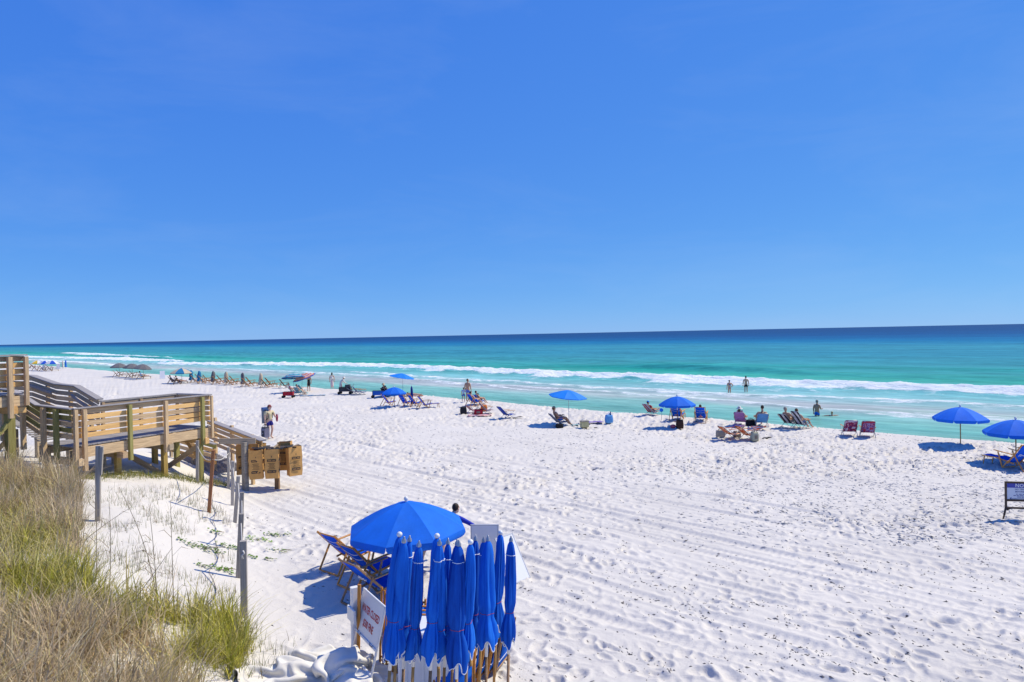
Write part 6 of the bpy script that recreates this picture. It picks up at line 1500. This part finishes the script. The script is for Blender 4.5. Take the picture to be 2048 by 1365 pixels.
    blades("sparse_grass", "thin scattered grass shoots on the bare white dune sand", X[sel], Y[sel], r.uniform(.10, .36, len(sel)), r.uniform(.1, .7, len(sel)), r.uniform(.003, .005, len(sel)), tint[sel], 9)
    # short grass along the foot of the platform
    i = r.uniform(-.3, 5.2, 2600); j = r.normal(-.05, .22, 2600); P = np.array([LO.x, LO.y]) + i[:, None] * np.array([AX.x, AX.y]) + j[:, None] * np.array([BX.x, BX.y])
    tint = np.where(r.random(2600)[:, None] < .6, np.array([.36, .33, .10]), np.array([.17, .21, .05])) * r.uniform(.7, 1.1, 2600)[:, None]
    blades("edge_grass", "low yellowing grass along the foot of the platform piles", P[:, 0], P[:, 1], r.uniform(.08, .30, 2600), r.uniform(.2, 1, 2600), r.uniform(.004, .007, 2600), tint, 10)
build_grass()
# tall single sea oat stalks: (foot, tip)
STK = mat("dry_stalk", (.30, .24, .16), .9, .2, 8); STK2 = mat("straw_stalk", (.48, .36, .17), .9, .2, 8)
def stalk(label, foot, tip, bow=.0, m=None, D=None, plume=False):
    b = gp(*foot); D_ = (D or b.y); t = at(tip[0], tip[1], D_)
    o = thing("grass_stalk", label, "grass stalk", b, 0, "tall dry stalks"); d = t - b
    pts = [d * (i / 7) + Vector((bow * math.sin(math.pi * i / 7 * .9), 0, 0)) for i in range(8)]; pts[0] -= Vector((0, 0, .05))
    MB().tube(pts, [.007, .0065, .006, .0055, .005, .0045, .004, .003], 6).build("stem", m or STK, o)
    g3 = random.Random(foot[0])
    for q in range(4):
        f = .15 + .17 * q; p0 = d * f; s = g3.choice((-1, 1)); L = g3.uniform(.15, .35)
        w = Vector((0, .004, .004)); p1 = p0 + Vector((s * L * .5, 0, L * .5)); p2 = p0 + Vector((s * L, 0, L * .35))
        MB().add([p0 - w, p0 + w, p1 + w, p1 - w, p2], [(0, 1, 2, 3), (3, 2, 4)]).build("leaf", m or STK, o)
for a in [("tall dark stalk leaning left across the white sand, rightmost but one", (318, 1215), (234, 975), .12), ("straight tall grey stalk nearest the rope posts", (348, 1222), (341, 1000), .0),
          ("thin straight stalk left of the straightest tall one", (316, 1225), (297, 1008), .02), ("long dark stalk slanting up to the right over the dune", (165, 1085), (262, 1016), -.05),
          ("upright dark stalk beside the lone dune post", (193, 1150), (189, 950), .02), ("short forked stalk left of the lone dune post", (157, 1100), (155, 975), -.02),
          ("long stalk slanting right from the middle of the grass", (245, 1235), (345, 1095), .0), ("leaning straw coloured stalk in the lower grass", (322, 1290), (300, 1150), .04),
          ("thin brown stalk right of the lone dune post", (219, 1190), (217, 1000), .03), ("pale stalk at the far lower left", (24, 1345), (10, 1170), .03)]:
    stalk(a[0], a[1], a[2], a[3], STK2 if "straw" in a[0] or "pale" in a[0] else STK)
# creeping leafy vines on the sand
def creeper(label, px, py, n, rad, seed):
    b = gp(px, py); o = thing("creeping_vine", label, "plant", b, 0, "creeping vines on the sand"); g3 = random.Random(seed); mb = MB(); st = MB()
    for k in range(n):
        a = g3.uniform(0, 6.28); r_ = rad * g3.random() ** .6; x, y = r_ * math.cos(a) * 1.6, r_ * math.sin(a) * .7; z = H(b.x + x, b.y + y) - b.z + g3.uniform(.02, .07)
        s = g3.uniform(.025, .05); t = g3.uniform(0, 6.28); tl = g3.uniform(-.5, .5); c, sn = math.cos(t), math.sin(t)
        L = lambda u, v: (x + (u * c - v * sn) * s, y + (u * sn + v * c) * s, z + u * s * tl)
        mb.add([L(-1, 0), L(0, -.7), L(1, 0), L(0, .7)], [(0, 1, 2, 3)])
    for k in range(4):
        a = g3.uniform(0, 6.28); st.tube([(0, 0, .02), (rad * .6 * math.cos(a), rad * .3 * math.sin(a), .03), (rad * 1.4 * math.cos(a), rad * .6 * math.sin(a), .015)], .005, 5)
    mb.build("leaves", GREEN, o)["kind"] = "stuff"; st.build("runner", STK, o)
for a in [("largest green creeper patch behind the rope posts", 407, 1098, 110, .36, 1), ("green creeper patch touching the row's second nearest post", 462, 1097, 45, .22, 2), ("green creeper below the post shadow near the grass", 447, 1142, 50, .20, 3), ("small creeper left of the post shadow", 405, 1134, 16, .12, 4),
          ("creeper streak just right of the rope posts", 511, 1081, 30, .28, 5), ("creeper farther right on the open sand", 553, 1072, 34, .26, 6), ("small creeper cluster left of the sling chairs' shadow", 560, 1103, 22, .22, 7), ("low creeper sprig right of the tall post", 502, 1116, 14, .12, 8),
          ("small creeper high on the sand by the vine runner", 434, 1066, 20, .14, 9), ("small creeper between posts and umbrella chairs", 538, 1120, 12, .12, 10)]: creeper(*a)
